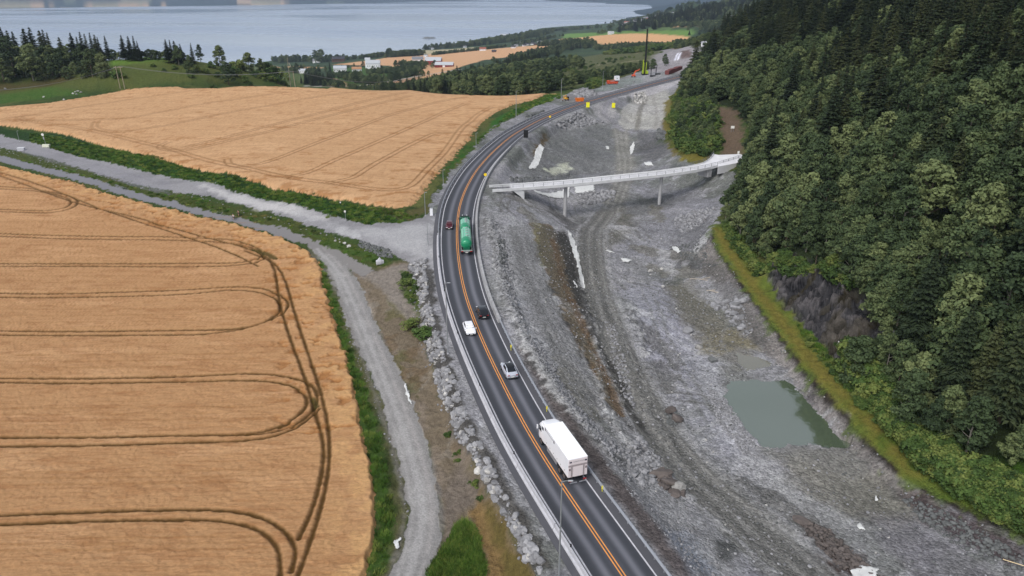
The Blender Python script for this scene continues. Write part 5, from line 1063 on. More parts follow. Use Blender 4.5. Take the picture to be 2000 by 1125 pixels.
sign('white_sign', 675, 428, 411, .5, .5, plate, 'small white sign on a thin post where green bank meets gravel yard'); sign('white_sign', 665, 399, 394, .35, .35, plate, 'tiny white marker high on the green bank')
sign('white_sign', 1430, 258, 246, 1.3, .9, plate, 'white board on two posts on the brown track above the bridge', n_post=2); sign('white_sign', 1442, 301, 295, .7, .9, plate, 'small white box sign at the back of the concrete landing')
p = on(91, 287, -.05); t = thing('traffic_sign', p, 0, 'sign on a leaning pole set in a pale concrete block on the gravel track', 'sign')
MB().box((0,0,.5), (2.6,1.2,1.0)).obj('concrete_block', mat('pale block', lin(212,214,196), .9), t, bevel=.06); h = at_top(p, 263)-p.z; MB().tube([(0,0,1),(-.35,0,h)], .06, 8).obj('post', galv, t); MB().tube([(-.42,-.06,h),(-.42,.02,h)], .5, 16).obj('panel', plate, t); MB().box((-.3,-.04,h-1.3), (.5,.06,1.0)).obj('panel', galv, t, bevel=.02)
p = on(42, 294, -.05); t = thing('metal_cabinet', p, R(12), 'grey metal box lying on the gravel at the far left edge', 'cabinet'); MB().box((0,0,.55), (2.3,1.4,1.1)).obj('housing', mat('grey white metal', lin(190,192,200), .5), t, bevel=.04); MB().box((0,0,1.13), (2.4,1.5,.07)).obj('lid', wpaint, t)
p = on(843, 421, 0); t = thing('white_cabinet', p, 0, 'small white upright cabinet beside the road at the corner of the far field', 'cabinet'); MB().box((0,0,1.0), (.75,.6,2.0)).obj('housing', wpaint, t, bevel=.05); MB().box((0,0,2.04), (.85,.7,.08)).obj('lid', galv, t, bevel=.02)
p = on(742, 516, 0); t = thing('stone_slab', p, .3, 'broken grey concrete pipe piece lying in the grass at the end of the verge', 'concrete piece'); MB().loft([superring(-.8, .55, 0, 1.1, .7), superring(.2, .6, .1, 1.3, .6), superring(.9, .4, .2, 1.0, .7)]).obj('shell', conc, t); MB().tube([(-.3,.3,.9),(.2,.3,1.5)], .25, 8).obj('stub', conc, t)

# ================================================================ machines in the far road works
def digger(px, py, paint, lab, s=1.0, rz=0.0, boom=1):
    p = on(px, py); t = thing('excavator', p, rz, lab, 'excavator'); t.scale = (s, s, s)
    for y in (-1, 1): MB().loft([superring(y*1.1-.3, 1, 0, .9, .6, 12), superring(y*1.1+.3, 1, 0, .9, .6, 12)]).obj('track', tyre, t); 
    for ch in t.children: pass
    MB().box((0,-.6,1.5), (2.6,3.0,1.1)).obj('body', paint, t, bevel=.1); MB().box((-.7,.8,2.3), (1.0,1.4,1.5)).obj('cab', glass, t, bevel=.08)
    MB().loft([[(x-.22,y,z),(x+.22,y,z),(x+.22,y+.25,z+w_),(x-.22,y+.25,z+w_)] for x, y, z, w_ in ((.3,.6,1.6,.6),(1.8,2.2,3.9,.8),(4.2,3.6,4.6 if boom else 2.6,.5))]).obj('boom', paint, t)
    MB().loft([[(x-.15,y,z),(x+.15,y,z),(x+.15,y+.2,z+.4),(x-.15,y+.2,z+.4)] for x, y, z in ((4.1,3.6,4.4),(5.4,4.4,5.6 if boom else .8))]).obj('arm', paint, t); MB().box((5.5,4.4,5.4 if boom else .6), (.9,.8,.7)).obj('bucket', trim, t, bevel=.1)
    return t
digger(1237, 151, redo, 'red orange excavator with its boom raised beside the piling rig', .85)
digger(1107, 196, mat('yellow machine', lin(226,168,40), .5), 'small yellow excavator beside the orange container near the bend', .65, R(200), 0)
p = on(1132, 198); t = thing('skip_container', p, R(15), 'orange open container lying beside the main road near the bend', 'container'); b = MB()
b.loft([[(-2.6,-1,0),(2.6,-1,0),(2.6,1,0),(-2.6,1,0)], [(-3.1,-1.2,2.2),(3.1,-1.2,2.2),(3.1,1.2,2.2),(-3.1,1.2,2.2)]], cap=False); b.add([(-2.6,-1,.02),(2.6,-1,.02),(2.6,1,.02),(-2.6,1,.02)], [(0,1,2,3)]); b.obj('shell', orange, t); t.scale = (.68, .8, .75)
for x in (-2, -.7, .7, 2): MB().box((x,-1.13,1.1), (.14,.1,2.0), M=Matrix.Rotation(R(5), 4, 'X')).obj('rib', orange, t)
MB().box((.4,0,2.0), (3.6,1.9,.5), .2).obj('load', orange, t, bevel=.1)
p = on(1196, 165); t = thing('drilling_truck', p, R(18), 'orange truck mounted machine with a big white box on its back, above the road', 'truck'); t.scale = (.82, .82, .82)
MB().box((0,0,1.3), (8,2.4,1.4)).obj('body', redo, t, bevel=.08); MB().box((-3.2,0,2.3), (1.8,2.3,1.2)).obj('cab', redo, t, bevel=.1); MB().box((3.4,0,4.3), (3.4,2.4,3.1)).obj('box', wpaint, t, bevel=.05); MB().box((3.4,0,2.4), (2.6,2.0,.8)).obj('frame', trim, t)
MB().box((3.1,-1.22,4.3), (.5,.05,.5)).obj('vent', trim, t); MB().tube([(-2.5,-.4,2.6),(2.0,-.4,3.2)], .18, 8).obj('mast', redo, t)
for x in (-2.8, -.6, .8, 3): axle(t, x, 2.4, .55)
p = on(1258, 147); t = thing('piling_rig', p, 0, 'very tall black piling mast on a lime yellow base, highest thing in the roadworks', 'piling rig'); h = at_top(p, 56)-p.z; hb = at_top(p, 122)-p.z
b = MB()
for k in range(9):
    z = 1.5+(hb-1.5)*k/9; z2 = 1.5+(hb-1.5)*(k+1)/9; b.tube([(-1.0,0,z),(1.0,0,z2)], .14, 5); b.tube([(1.0,.6,z),(-1.0,.6,z2)], .14, 5)
for x, y in ((-1,0),(1,0),(-1,.6),(1,.6)): b.tube([(x,y,1.0),(x,y,hb+(1.6 if x < 0 else 0))], .2, 6)
b.obj('leader', lime, t); MB().tube([(.3,.3,1.0),(.3,.3,h)], [.62,.5], 10).obj('mast', blackp, t); MB().box((1.0,3,1.8), (3.4,5,1.8)).obj('body', lime, t, bevel=.12); MB().box((1.0,3,.5), (4.4,5.4,.9)).obj('track', trim, t, bevel=.15); MB().box((-.2,1.4,3.2), (1.3,1.4,1.4)).obj('cab', glass, t, bevel=.08)
MB().tube([(1.3,.5,h*.97),(1.4,3.5,3)], .05, 5).obj('cable', trim, t)
a, b_ = on(1302, 146), on(1329, 135); dv = b_-a; t = thing('red_hoarding', a, math.atan2(dv.y, dv.x), 'long dark red stack of material beside the far end of the road', 'material stack'); L_ = dv.length
for k in range(5): MB().box((L_*(k+.5)/5, 0, 1.3+.12*(k % 2)), (L_/5-.3, 2.6, 2.4+.3*(k % 2))).obj('bundle', mat('rust red', lin(112,62,60), .8, noise=.2, nscale=1) if k == 0 else bpy.data.materials['rust red'], t, bevel=.08)
for px, l_ in ((1271, 'left of two thin dark drill poles on the pale ground beyond the road'), (1281, 'right of two thin dark drill poles on the pale ground beyond the road')):
    p = on(px, 150 if px < 1275 else 146); t = thing('drill_stand', p, 0, l_, 'drill'); MB().tube([(0,0,0),(0,0,5)], .22, 8).obj('post', trim, t); MB().box((1.2,0,.6), (3.4,1.0,.9)).obj('base', trim, t, bevel=.1); MB().tube([(0,0,3.4),(2,0,1.0)], .08, 6).obj('brace', galv, t)

# ================================================================ white sheets and cloths in the pit
clothm = mat('white geotextile', lin(206,207,206), .9, noise=.12, nscale=1.2, bump=.5, bscale=2.5)
def sheet(pts_, lab, cat='sheet', name='geotextile_sheet', lift=.12, sub=.35):
    P = poly(pts_); lo, hi = P[:, :2].min(0), P[:, :2].max(0); n_ = max(6, int(max(hi-lo)/sub)); n_ = min(n_, 70)
    xs = np.linspace(lo[0], hi[0], n_); ys = np.linspace(lo[1], hi[1], n_); XX, YY = np.meshgrid(xs, ys); x = XX.ravel(); y = YY.ravel()
    ins = inside(x+(fbm(x/1.1, y/1.1, 3, 401)-.5)*.9, y+(fbm(x/1.1, y/1.1, 3, 402)-.5)*.9, P); z = H(x, y)+lift+(fbm(x/.8, y/.8, 3, 403))*.28
    Iq = np.arange(n_*n_).reshape(n_, n_); q = np.stack([Iq[:-1, :-1], Iq[:-1, 1:], Iq[1:, 1:], Iq[1:, :-1]], -1).reshape(-1, 4); q = q[ins[q].all(1)]
    if len(q) < 2: return
    u_, inv = np.unique(q, return_inverse=True); c = np.array([x[u_].mean(), y[u_].mean(), z[u_].mean()])
    o = mesh_obj(name, np.stack([x, y, z], -1)[u_]-c, inv.reshape(-1, 4), clothm, smooth=True); o.location = c
    md = o.modifiers.new('thick', 'SOLIDIFY'); md.thickness = .03
    tag(o, lab, cat)
sheet([(1055,282),(1064,290),(1058,305),(1052,322),(1046,332),(1030,330),(1040,315),(1045,300),(1048,290)], 'ragged white sheet on the slope just above the left part of the bridge')
sheet([(1040,372),(1113,364),(1113,384),(1110,388),(1075,386),(1050,380)], 'white sheet hung on the bank under the bridge, left of the first column'); sheet([(1122,364),(1161,362),(1162,377),(1140,378),(1122,379)], 'white sheet hung on the bank under the bridge, right of the first column')
sheet([(1108,452),(1116,458),(1124,478),(1130,500),(1136,525),(1141,545),(1143,560),(1138,566),(1131,548),(1128,525),(1119,495),(1112,470)], 'long narrow white cloth strip lying in the trench between bench and haul road', sub=.25)
sheet([(1119,550),(1124,553),(1129,564),(1125,562)], 'small scrap of white cloth left of the long strip in the trench', sub=.2)
sheet([(1311,483),(1320,482),(1332,494),(1322,497),(1316,492)], 'bright white crumpled sheet lying alone on dark rubble right of the haul road', sub=.25)
sheet([(1210,505),(1228,504),(1236,510),(1226,514),(1215,512)], 'pale cloth heap on the gravel right of the haul road bend', sub=.3); sheet([(1178,490),(1190,491),(1205,497),(1192,496)], 'thin pale cloth scrap left of the cloth heap by the haul road', sub=.25)
sheet([(1230,288),(1238,276),(1240,285),(1236,300),(1231,305)], 'white cloth lining the ditch just beyond the bridge', sub=.4); sheet([(1255,319),(1270,316),(1278,324),(1262,325)], 'white cloth behind the bridge rail near its right half', sub=.5)
sheet([(1182,286),(1188,285),(1190,292),(1184,293)], 'small white scrap on the mound left of the haul road beyond the bridge', sub=.3)
sheet([(790,748),(795,760),(801,775),(805,790),(801,792),(796,778),(788,758)], 'narrow white plastic strip along the right edge of the left gravel road', sub=.15); sheet([(770,1058),(780,1050),(784,1056),(776,1062),(778,1076),(771,1074)], 'crumpled white plastic in the grass left of the gravel road near the bottom', sub=.12)
sheet([(1703,975),(1708,968),(1712,978),(1708,982)], 'upper white scrap in the rubble at lower right', sub=.12); sheet([(1672,1030),(1680,1025),(1690,1040),(1680,1038)], 'lower white scrap in the rubble at lower right', sub=.12)
sheet([(1660,1118),(1680,1106),(1712,1110),(1720,1130),(1690,1140),(1660,1135)], 'pile of white torn sheeting at the bottom edge of the view', sub=.2)

# ================================================================ rocks
rng = np.random.default_rng(77)
def rock_mesh(seed, sub=2, flat=.7):
    bm = bmesh.new(); bmesh.ops.create_icosphere(bm, subdivisions=sub, radius=1); r_ = random.Random(seed)
    planes = [(Vector((r_.gauss(0,1), r_.gauss(0,1), r_.gauss(0,1))).normalized(), r_.uniform(.5, .85)) for _ in range(9)]
    for v in bm.verts:
        for n_, d_ in planes:
            e = v.co.dot(n_)-d_
            if e > 0: v.co -= n_*e
        v.co.z *= flat; v.co *= 1+r_.uniform(-.03, .03)
    me = bpy.data.meshes.new('rock'); bm.to_mesh(me); bm.free(); return me
def rock_mat(name, c, nz=.22):
    m = mat(name, c, .9, noise=nz, nscale=1.7, bump=.6, bscale=3); n = m.node_tree.nodes; l = m.node_tree.links; b = n['Principled BSDF']; oi = n.new('ShaderNodeObjectInfo')
    src_ = b.inputs['Base Color'].links[0].from_socket; r = n.new('ShaderNodeMapRange'); r.inputs[3].default_value = .72; r.inputs[4].default_value = 1.28; l.new(oi.outputs['Random'], r.inputs[0])
    v = n.new('ShaderNodeVectorMath'); v.operation = 'SCALE'; l.new(src_, v.inputs[0]); l.new(r.outputs[0], v.inputs['Scale']); l.new(v.outputs[0], b.inputs['Base Color']); return m
rkm = rock_mat('grey rock', lin(136,136,139)); rkp = rock_mat('pale rock', lin(172,170,167)); rkb = rock_mat('brown rock', lin(92,85,82)); rkd = rock_mat('dark rock', lin(96,98,98))
RM = {}
for nm, m_ in (('g', rkm), ('p', rkp), ('b', rkb), ('d', rkd)):
    RM[nm] = []
    for k in range(5): me = rock_mesh(900+k); me.materials.append(m_); RM[nm].append(me)
def rock(p, s, typ='g', lab=None, group=None, sc=(1, 1, 1), name='boulder', cat='rock'):
    o = bpy.data.objects.new(name, random.choice(RM[typ])); C.objects.link(o); o.location = p; o.scale = (s*sc[0], s*sc[1], s*sc[2]); o.rotation_euler = (random.uniform(-.4, .4), random.uniform(-.4, .4), random.random()*6.28)
    return tag(o, lab, cat, group)
def near(px, py, s, typ, lab, **k): p = on(px, py); p.z += s*.25; return rock(p, s, typ, lab, **k)
near(954, 922, .75, 'p', 'round white boulder at the foot of the stone embankment, upper of two'); near(951, 941, .7, 'p', 'round white boulder at the foot of the stone embankment, lower of two'); near(935, 921, .75, 'p', 'pale block left of the two round white boulders'); near(932, 902, .6, 'p', 'pale block above the round white boulders'); near(967, 932, .5, 'g', 'small grey stone right of the round white boulders')
near(1344, 650, 1.15, 'g', 'upper grey boulder standing alone on the flat ground left of the ponds'); near(1364, 681, .95, 'p', 'lower pale boulder standing alone on the flat ground left of the ponds'); near(1391, 713, 1.0, 'd', 'dark boulder just left of the pond edge'); near(1295, 561, .6, 'p', 'pale stone right of the haul road, below the white sheet'); near(1435, 596, 1.7, 'g', 'big grey boulder against the embankment above the small pond', sc=(1, 1, .7)); near(1452, 590, 1.2, 'g', 'smaller grey boulder beside the big one at the embankment'); near(1270, 530, .7, 'p', 'pale flat stone on the gravel below the white cloth heap'); near(1292, 527, .6, 'p', 'pale flat stone right of the others below the white cloth heap')
near(1309, 806, 1.1, 'b', 'brown upright rock in the middle of the roadworks, left one of a pair'); near(1320, 822, 1.25, 'b', 'brown grey rock in the middle of the roadworks, right one of a pair'); near(1308, 828, .7, 'd', 'small dark stone below the brown rock pair')
near(1290, 930, 1.5, 'b', 'dark brown ridge of rock behind the lorry, upper end', sc=(1.3, .7, .6)); near(1304, 945, 1.5, 'b', 'dark brown ridge of rock behind the lorry, middle part', sc=(1.2, .8, .6)); near(1321, 957, 1.3, 'p', 'light brown boulder at the lower end of the rock ridge behind the lorry'); near(1277, 908, .35, 'p', 'small white stone above the rock ridge behind the lorry')
near(1565, 1025, 1.2, 'b', 'dark brown rock at the upper end of the brown debris strip', sc=(1.3, .7, .6)); near(655, 471, .45, 'p', 'leftmost of the white stones in the grass by the side road'); near(673, 476, .6, 'p', 'second white stone in the grass by the side road'); near(681, 482, .65, 'p', 'third and largest white stone in the grass by the side road'); near(664, 473, .25, 'p', 'smallest of the white stones in the grass by the side road')
near(1740, 655, .0001+1.4, 'd', 'dark rock sticking out at the right end of the cliff'); near(1640, 672, 1.0, 'p', 'pale slab leaning at the foot of the cliff', sc=(.5, .5, 2.2))
for q, (px, py) in enumerate([(147,180),(152,178),(158,181),(143,183),(150,185),(10,174),(125,195),(86,190)]): near(px, py, .75, 'p', 'pale stone in the heap or scatter on the green hill at far left', group='pale stones on the left hill')
# stone embankment left of the highway: the largest as rocks, the small ones as one mass
def scatter(polys, n_, smin, smax, typ='g', grav=None, dens=None):
    P = poly(polys); lo, hi = P[:, :2].min(0), P[:, :2].max(0); x = rng.uniform(lo[0], hi[0], n_*6); y = rng.uniform(lo[1], hi[1], n_*6); k = inside(x, y, P)
    x, y = x[k][:n_], y[k][:n_]; rd_, _ = road_dist(x, y); k = np.abs(rd_) > 7.2; x, y = x[k], y[k]; s = smin+(smax-smin)*rng.random(len(x))**2.2
    return np.stack([x, y, H(x, y)+s*.12, s, np.full(len(x), {'g': 0, 'p': 1, 'b': 2, 'd': 3}[typ])], -1)
RIP = [(800,514),(835,506),(848,540),(850,600),(862,650),(880,700),(900,770),(925,830),(948,868),(970,905),(1000,960),(1030,1010),(1080,1110),(1040,1125),(1010,1065),(985,1010),(955,955),(940,925),(915,880),(890,850),(868,790),(848,740),(838,690),(826,640),(815,570),(800,530)]
S_ = [scatter(RIP, 5600, .1, .72), scatter(RIP, 900, .1, .6, 'p')]; S_ = [q[fbm(q[:, 0]/1.8, q[:, 1]/1.8, 3, 501) > .42] for q in S_]+[scatter([(780,520),(850,520),(870,640),(900,760),(960,880),(1060,1100),(1020,1110),(940,950),(880,860),(845,760),(820,680),(800,590)], 500, .08, .4)]
S_ += [scatter(p_, n_, a, b_, t_) for p_, n_, a, b_, t_ in [([(1266,912),(1290,918),(1325,950),(1338,972),(1315,972),(1285,945)], 90, .2, .9, 'b'), ([(1298,795),(1318,797),(1330,828),(1312,838),(1300,820)], 40, .2, .7, 'd'),
 ([(955,432),(985,440),(1000,520),(1010,600),(1040,680),(1030,690),(985,600),(965,520)], 700, .12, .6, 'g'), ([(970,470),(985,470),(990,520),(978,520)], 80, .3, .8, 'd'),
 ([(1030,660),(1050,660),(1110,760),(1160,820),(1240,900),(1270,960),(1230,940),(1140,840),(1060,740)], 900, .12, .45, 'g'), ([(1180,620),(1200,640),(1220,700),(1240,800),(1215,770),(1195,700)], 300, .12, .45, 'g'),
 ([(1260,580),(1290,620),(1330,700),(1350,760),(1320,720),(1280,640)], 70, .08, .3, 'g'), ([(1380,750),(1420,790),(1480,870),(1500,900),(1450,890),(1400,830)], 800, .1, .35, 'g'), ([(1310,430),(1360,410),(1400,405),(1370,440),(1330,455)], 260, .3, .9, 'g'),
 ([(1210,880),(1250,850),(1290,900),(1270,960),(1230,930)], 350, .15, .6, 'g'), ([(1555,1018),(1620,1035),(1720,1125),(1640,1110),(1590,1060)], 500, .12, .5, 'b'), ([(1760,970),(1850,1000),(1960,1060),(2040,1125),(1900,1090),(1800,1020)], 500, .12, .5, 'd'),
 ([(1085,228),(1140,222),(1180,240),(1120,250),(1085,245)], 400, .4, 1.3, 'g'), ([(1020,228),(1060,215),(1068,222),(1040,228)], 160, .4, 1.4, 'd'), ([(1120,178),(1160,178),(1165,186),(1125,192)], 200, .6, 1.6, 'g'), ([(1160,240),(1170,180),(1240,155),(1250,158),(1180,185)], 10, .5, 1.0, 'g'),
 ([(1240,182),(1260,178),(1265,200),(1238,200)], 120, .4, 1.2, 'p'), ([(1285,250),(1300,258),(1298,275),(1280,270)], 160, .4, 1.2, 'd'), ([(995,345),(1110,340),(1110,350),(1000,356)], 200, .4, 1.0, 'd'), ([(1125,382),(1200,372),(1200,395),(1130,400)], 260, .3, 1.1, 'g'),
 ([(0,285),(60,298),(150,322),(250,352),(340,372),(440,398),(560,432),(640,456),(720,484),(765,500),(760,508),(700,488),(560,440),(440,405),(300,375),(150,335),(0,298)], 1300, .1, .36, 'g'), ([(700,470),(760,488),(768,505),(740,500),(700,482)], 300, .2, .6, 'd'),
 ([(660,540),(672,600),(700,670),(735,760),(755,820),(775,880),(795,960),(800,1010),(790,1010),(778,930),(755,860),(725,770),(690,690),(665,620)], 450, .07, .26, 'g'), ([(820,560),(840,640),(860,700),(850,720),(830,650)], 60, .2, .5, 'p'), ([(1300,480),(1360,470),(1400,520),(1350,520)], 200, .15, .6, 'd'),
 ([(860,540),(1000,900),(1090,1125),(1060,1125),(980,930),(870,640)], 500, .05, .2, 'g'), ([(1250,560),(1400,560),(1450,900),(1700,1000),(1500,1125),(1350,900)], 700, .05, .24, 'g'), ([(1200,950),(1330,1000),(1450,1125),(1300,1125)], 600, .05, .22, 'g'), ([(885,330),(895,330),(868,372),(855,400),(848,395)], 200, .15, .4, 'g')]]
PIT = [(985,440),(1060,440),(1200,440),(1330,430),(1390,460),(1450,560),(1550,705),(1650,820),(1750,925),(1900,1010),(2050,1120),(1330,1125),(1200,960),(1100,800),(1030,680),(990,560)]
S_ += [scatter(PIT, 3600, .05, .34, 'g'), scatter(PIT, 2600, .05, .3, 'd'), scatter(PIT, 350, .06, .28, 'p'), scatter([(1375,590),(1440,580),(1475,640),(1455,660),(1420,620)], 120, .2, 1.0, 'g')]
S_ = np.concatenate(S_); dd = np.sqrt(S_[:, 0]**2+S_[:, 1]**2+CAM_H**2); o_ = np.argsort(-S_[:, 3]/dd)
for i in o_[:240]:
    x, y, z, s, t_ = S_[i]; rock((x, y, z), s, 'gpbd'[int(t_)], 'rough broken stone of the loose rubble and stone slopes beside the roads', 'loose broken stones')
rest = S_[o_[240:]]
for ti, nm in ((0, 'rubble'), (1, 'pale_rubble'), (2, 'brown_rubble'), (3, 'dark_rubble')):
    rr_ = rest[rest[:, 4] == ti]
    if not len(rr_): continue
    Vs = []; Fs = []; nb_ = 0
    base = []
    for k in range(4):
        me = rock_mesh(950+k, 1); v = np.array([q.co[:] for q in me.vertices]); f = np.array([list(p_.vertices) for p_ in me.polygons]); base.append((v, f)); bpy.data.meshes.remove(me)
    for x, y, z, s, _t in rr_:
        v, f = base[rng.integers(4)]; a = rng.random()*6.28; c_, s_ = math.cos(a), math.sin(a); sc_ = s*rng.uniform(.7, 1.2, 3)
        w_ = v*sc_; Vs.append(np.stack([w_[:, 0]*c_-w_[:, 1]*s_+x, w_[:, 0]*s_+w_[:, 1]*c_+y, w_[:, 2]+z], -1)); Fs.append(f+nb_); nb_ += len(v)
    m_ = {0: rkm, 1: rkp, 2: rkb, 3: rkd}[ti].copy(); nn_ = m_.node_tree.nodes
    oi = [q for q in nn_ if q.type == 'OBJECT_INFO'][0]; mr = oi.outputs['Random'].links[0].to_node; ge = nn_.new('ShaderNodeNewGeometry'); m_.node_tree.links.new(ge.outputs['Random Per Island'], mr.inputs[0])
    tag(mesh_obj(nm, np.concatenate(Vs), np.concatenate(Fs), m_), kind='stuff')

# ================================================================ trees and bushes on the left hill and in the valley
def tree_px(kind, px, py, ty, lab, wide=1.0, group=None, v=None, cat=None):
    p = on(px, py, -.2)
    while px < 575 and py < 175 and math.hypot(p.x, p.y) > 560: py += 1.2; p = on(px, py, -.2)
    h = max(2, at_top(p, ty)-p.z); return plant(kind, p, h, lab, cat, group, wide, v)
for px, py, ty, w_, l_ in [(66,158,92,1.25,'big round dark tree in front at the left on the hill, below the skyline'),(30,150,66,1.2,'tall dark leafy tree at the far left edge of the hill skyline'),(8,160,104,1.3,'broad leafy tree cut by the left edge of the view'),(125,148,92,1.0,'upright grey green tree beside the pale field gap on the hill'),(182,150,92,1.3,'large spreading dark tree left of the bright green patch'),(205,150,100,1.0,'round tree joined to the large one left of the bright green patch'),
 (350,128,88,1.0,'dark round tree at the right end of the bright green patch'),(372,143,106,1.1,'grey green bush tree below the dark one right of the green patch'),(392,120,86,1.0,'round tree on the skyline right of the green patch'),(431,122,87,1.1,'round crowned tree standing alone on the hill skyline against the water'),(447,165,119,1.3,'broad dark tree leaning over the right slope of the left hill'),(487,136,101,1.25,'dark tree at the right end of the hill skyline against the water'),(512,142,112,1.2,'low dark tree at the very right end of the hill skyline'),(105,152,104,1.2,'dull green tree between the big round one and the pale gap')]:
    tree_px('b', px, py, ty, l_, w_)
SKY = [(10,52),(19,53),(30,60),(40,62),(62,56),(74,54),(92,60),(99,58),(106,64),(127,73),(150,64),(160,72),(168,62),(176,66),(186,64),(194,68),(199,73),(213,70),(245,69),(258,71),(268,70),(274,80),(330,77),(338,78),(346,80),(357,86),(378,84)]
for px, ty in SKY: tree_px('s', px, 112+min(12, max(0, (px-150)*.06)), ty, 'dark spruce in the row standing on the skyline of the left hill', 1.25, 'skyline spruces of the left hill')
for k in range(26): px = 195+k*6.6; tree_px('b', px, 116.5, 97+random.uniform(-3, 5), 'dark rounded tree in the hedge behind the bright green patch', 1.5, 'hedge trees behind the green patch')
for k in range(22): px = -10+k*9.5; tree_px('b', px, 118+random.uniform(0, 10), 88+random.uniform(-8, 10), 'dark leafy tree in the band of trees on the left hill', 1.4, 'tree band of the left hill')
for k in range(14): px = 20+k*14; tree_px('b', px, 150+random.uniform(-6, 6), 122+random.uniform(-8, 8), 'dull green tree on the lower slope of the left hill', 1.2, 'lower slope trees of the left hill')
for px, py, ty in [(388,140,128),(402,143,134),(375,152,144),(417,174,165),(470,150,136),(478,160,148),(500,150,138),(515,155,140),(530,160,148),(545,164,152),(556,166,156),(455,150,130),(425,150,140),(300,130,124),(320,140,136),(340,135,127),(440,140,126),(412,132,120),(468,128,116),(520,135,122),(535,142,130),(548,150,138),(240,152,142),(228,150,136),(490,168,160)]:
    tree_px('u', px, py, ty, 'dark green bush on the grassy slope of the left hill', 1.25, 'bushes on the left hill', v=int(px) % 3)
tree_px('b', 616, 122, 96, 'left of a pair of tall round trees against the water', 1.3); tree_px('b', 628, 122, 95, 'right of a pair of tall round trees against the water', 1.3)
for px, py, ty, k_, l_ in [(645,142,120,'s','tall narrow dark tree left of the white farm buildings'),(636,142,128,'b','darker tree beside the tall narrow one near the farm'),(680,133,126,'b','left round reddish green tree by the farmyard'),(692,132,123,'b','right round reddish green tree by the farmyard'),(709,130,119,'b','square crowned tree just left of the white farmhouse'),(728,136,128,'b','dark tree in front of the white farmhouse'),(746,136,127,'b','dark tree right of the white farmhouse'),(819,131,119,'b','dark round tree beside the red barn')]: tree_px(k_, px, py, ty, l_, 1.3)
def belt(line_, n_, hmin, hmax, kind='b', spread=4, wide=1.3):
    P = poly(line_); P = resample(P, max(.5, np.linalg.norm(np.diff(P[:, :2], axis=0), axis=1).sum()/200)); k = rng.integers(0, len(P), n_); r_ = np.hypot(P[k, 0], P[k, 1])
    x = P[k, 0]+rng.normal(size=n_)*spread; y = P[k, 1]+rng.normal(size=n_)*spread; z = H(x, y)
    for a, b_, c_ in zip(x, y, z):
        if c_ > -109.8: stuff(kind, a, b_, c_-.5, rng.uniform(hmin, hmax), wide)
belt([(545,119),(580,121),(610,120),(640,121),(670,118)], 130, 8, 17, spread=14); belt([(660,118),(690,116),(720,114),(740,111)], 90, 6, 12, spread=10); belt([(730,111),(760,108),(800,104)], 50, 6, 12, spread=8); belt([(725,104),(745,103),(765,103)], 30, 8, 14, spread=6); belt([(765,112),(790,110),(812,109)], 90, 9, 16, spread=10, wide=1.6)
belt([(812,97),(850,96),(890,92),(925,90),(950,84),(990,76)], 260, 9, 18, spread=16, wide=1.5); belt([(845,108),(890,103),(920,100),(945,97),(985,92)], 200, 5, 9, spread=5, wide=1.5); belt([(950,88),(985,82),(1020,76),(1060,66)], 260, 10, 20, spread=30, wide=1.5)
belt([(1000,76),(1040,66),(1090,60),(1150,56)], 300, 8, 14, spread=24, wide=1.6); belt([(1010,88),(1060,78),(1090,72)], 90, 6, 11, spread=12, wide=1.5); belt([(560,135),(600,146),(640,150)], 60, 5, 12, spread=12)
belt([(775,131),(800,130),(818,136)], 80, 8, 13, spread=9, wide=1.4); belt([(665,152),(700,161),(730,164),(770,156),(815,146)], 150, 6, 11, spread=8, wide=1.4); belt([(740,144),(780,142),(810,140)], 120, 6, 10, spread=9, wide=1.4); belt([(640,160),(670,169),(650,168),(620,165)], 60, 4, 7, spread=5); belt([(610,165),(640,168),(680,172),(780,174)], 60, 3, 7, spread=3)
belt([(600,163),(640,165)], 50, 8, 14, 's', spread=8)
# the dark wood beyond the right end of the far field
belt([(745,174),(790,175),(830,177)], 70, 5, 9, spread=5, wide=1.2); belt([(838,176),(880,180),(930,184),(1000,182),(1050,180),(1090,176)], 420, 8, 14, spread=7, wide=1.2); belt([(838,176),(880,179),(930,183),(1000,181),(1050,179)], 150, 9, 15, 's', spread=8, wide=1.2)
belt([(900,168),(960,160),(1040,145),(1080,138)], 420, 9, 15, spread=16, wide=1.3); belt([(940,160),(1000,142),(1040,125)], 200, 10, 16, 's', spread=16, wide=1.4); belt([(1010,125),(1050,108),(1090,97),(1150,93)], 300, 7, 12, spread=14, wide=1.5); belt([(1030,118),(1080,100),(1130,95)], 70, 9, 15, 's', spread=12)
belt([(1170,96),(1200,95),(1230,97)], 110, 6, 11, spread=10, wide=1.4); belt([(1200,90),(1260,89),(1330,88),(1380,85)], 260, 6, 10, 'b', spread=5, wide=1.4); belt([(1055,90),(1090,88),(1160,90)], 160, 8, 15, spread=7, wide=1.4)
belt([(1100,168),(1130,163),(1160,156),(1200,148),(1250,136)], 200, 4, 9, spread=8, wide=1.3); belt([(1060,150),(1120,135),(1180,122),(1260,108)], 60, 1.5, 3.5, 'u', spread=22, wide=1.5); belt([(1200,105),(1260,100),(1320,93)], 160, 4, 9, 'u', spread=10, wide=1.5)
belt([(1240,52),(1300,43),(1400,32),(1440,26)], 320, 8, 15, spread=40, wide=1.6); belt([(1290,42),(1340,36),(1400,30)], 320, 12, 24, 's', spread=60, wide=1.7); belt([(1370,66),(1400,64),(1450,62)], 160, 8, 14, 's', spread=12, wide=1.5); belt([(1390,58),(1440,54)], 160, 12, 20, spread=12, wide=1.5)
belt([(1290,28),(1330,20),(1370,15),(1430,10)], 330, 8, 16, 'b', spread=120, wide=2.2); belt([(1210,42),(1240,40),(1280,32)], 200, 8, 16, spread=40, wide=1.6); belt([(1300,52),(1350,50),(1390,50)], 120, 7, 12, spread=8, wide=1.5)
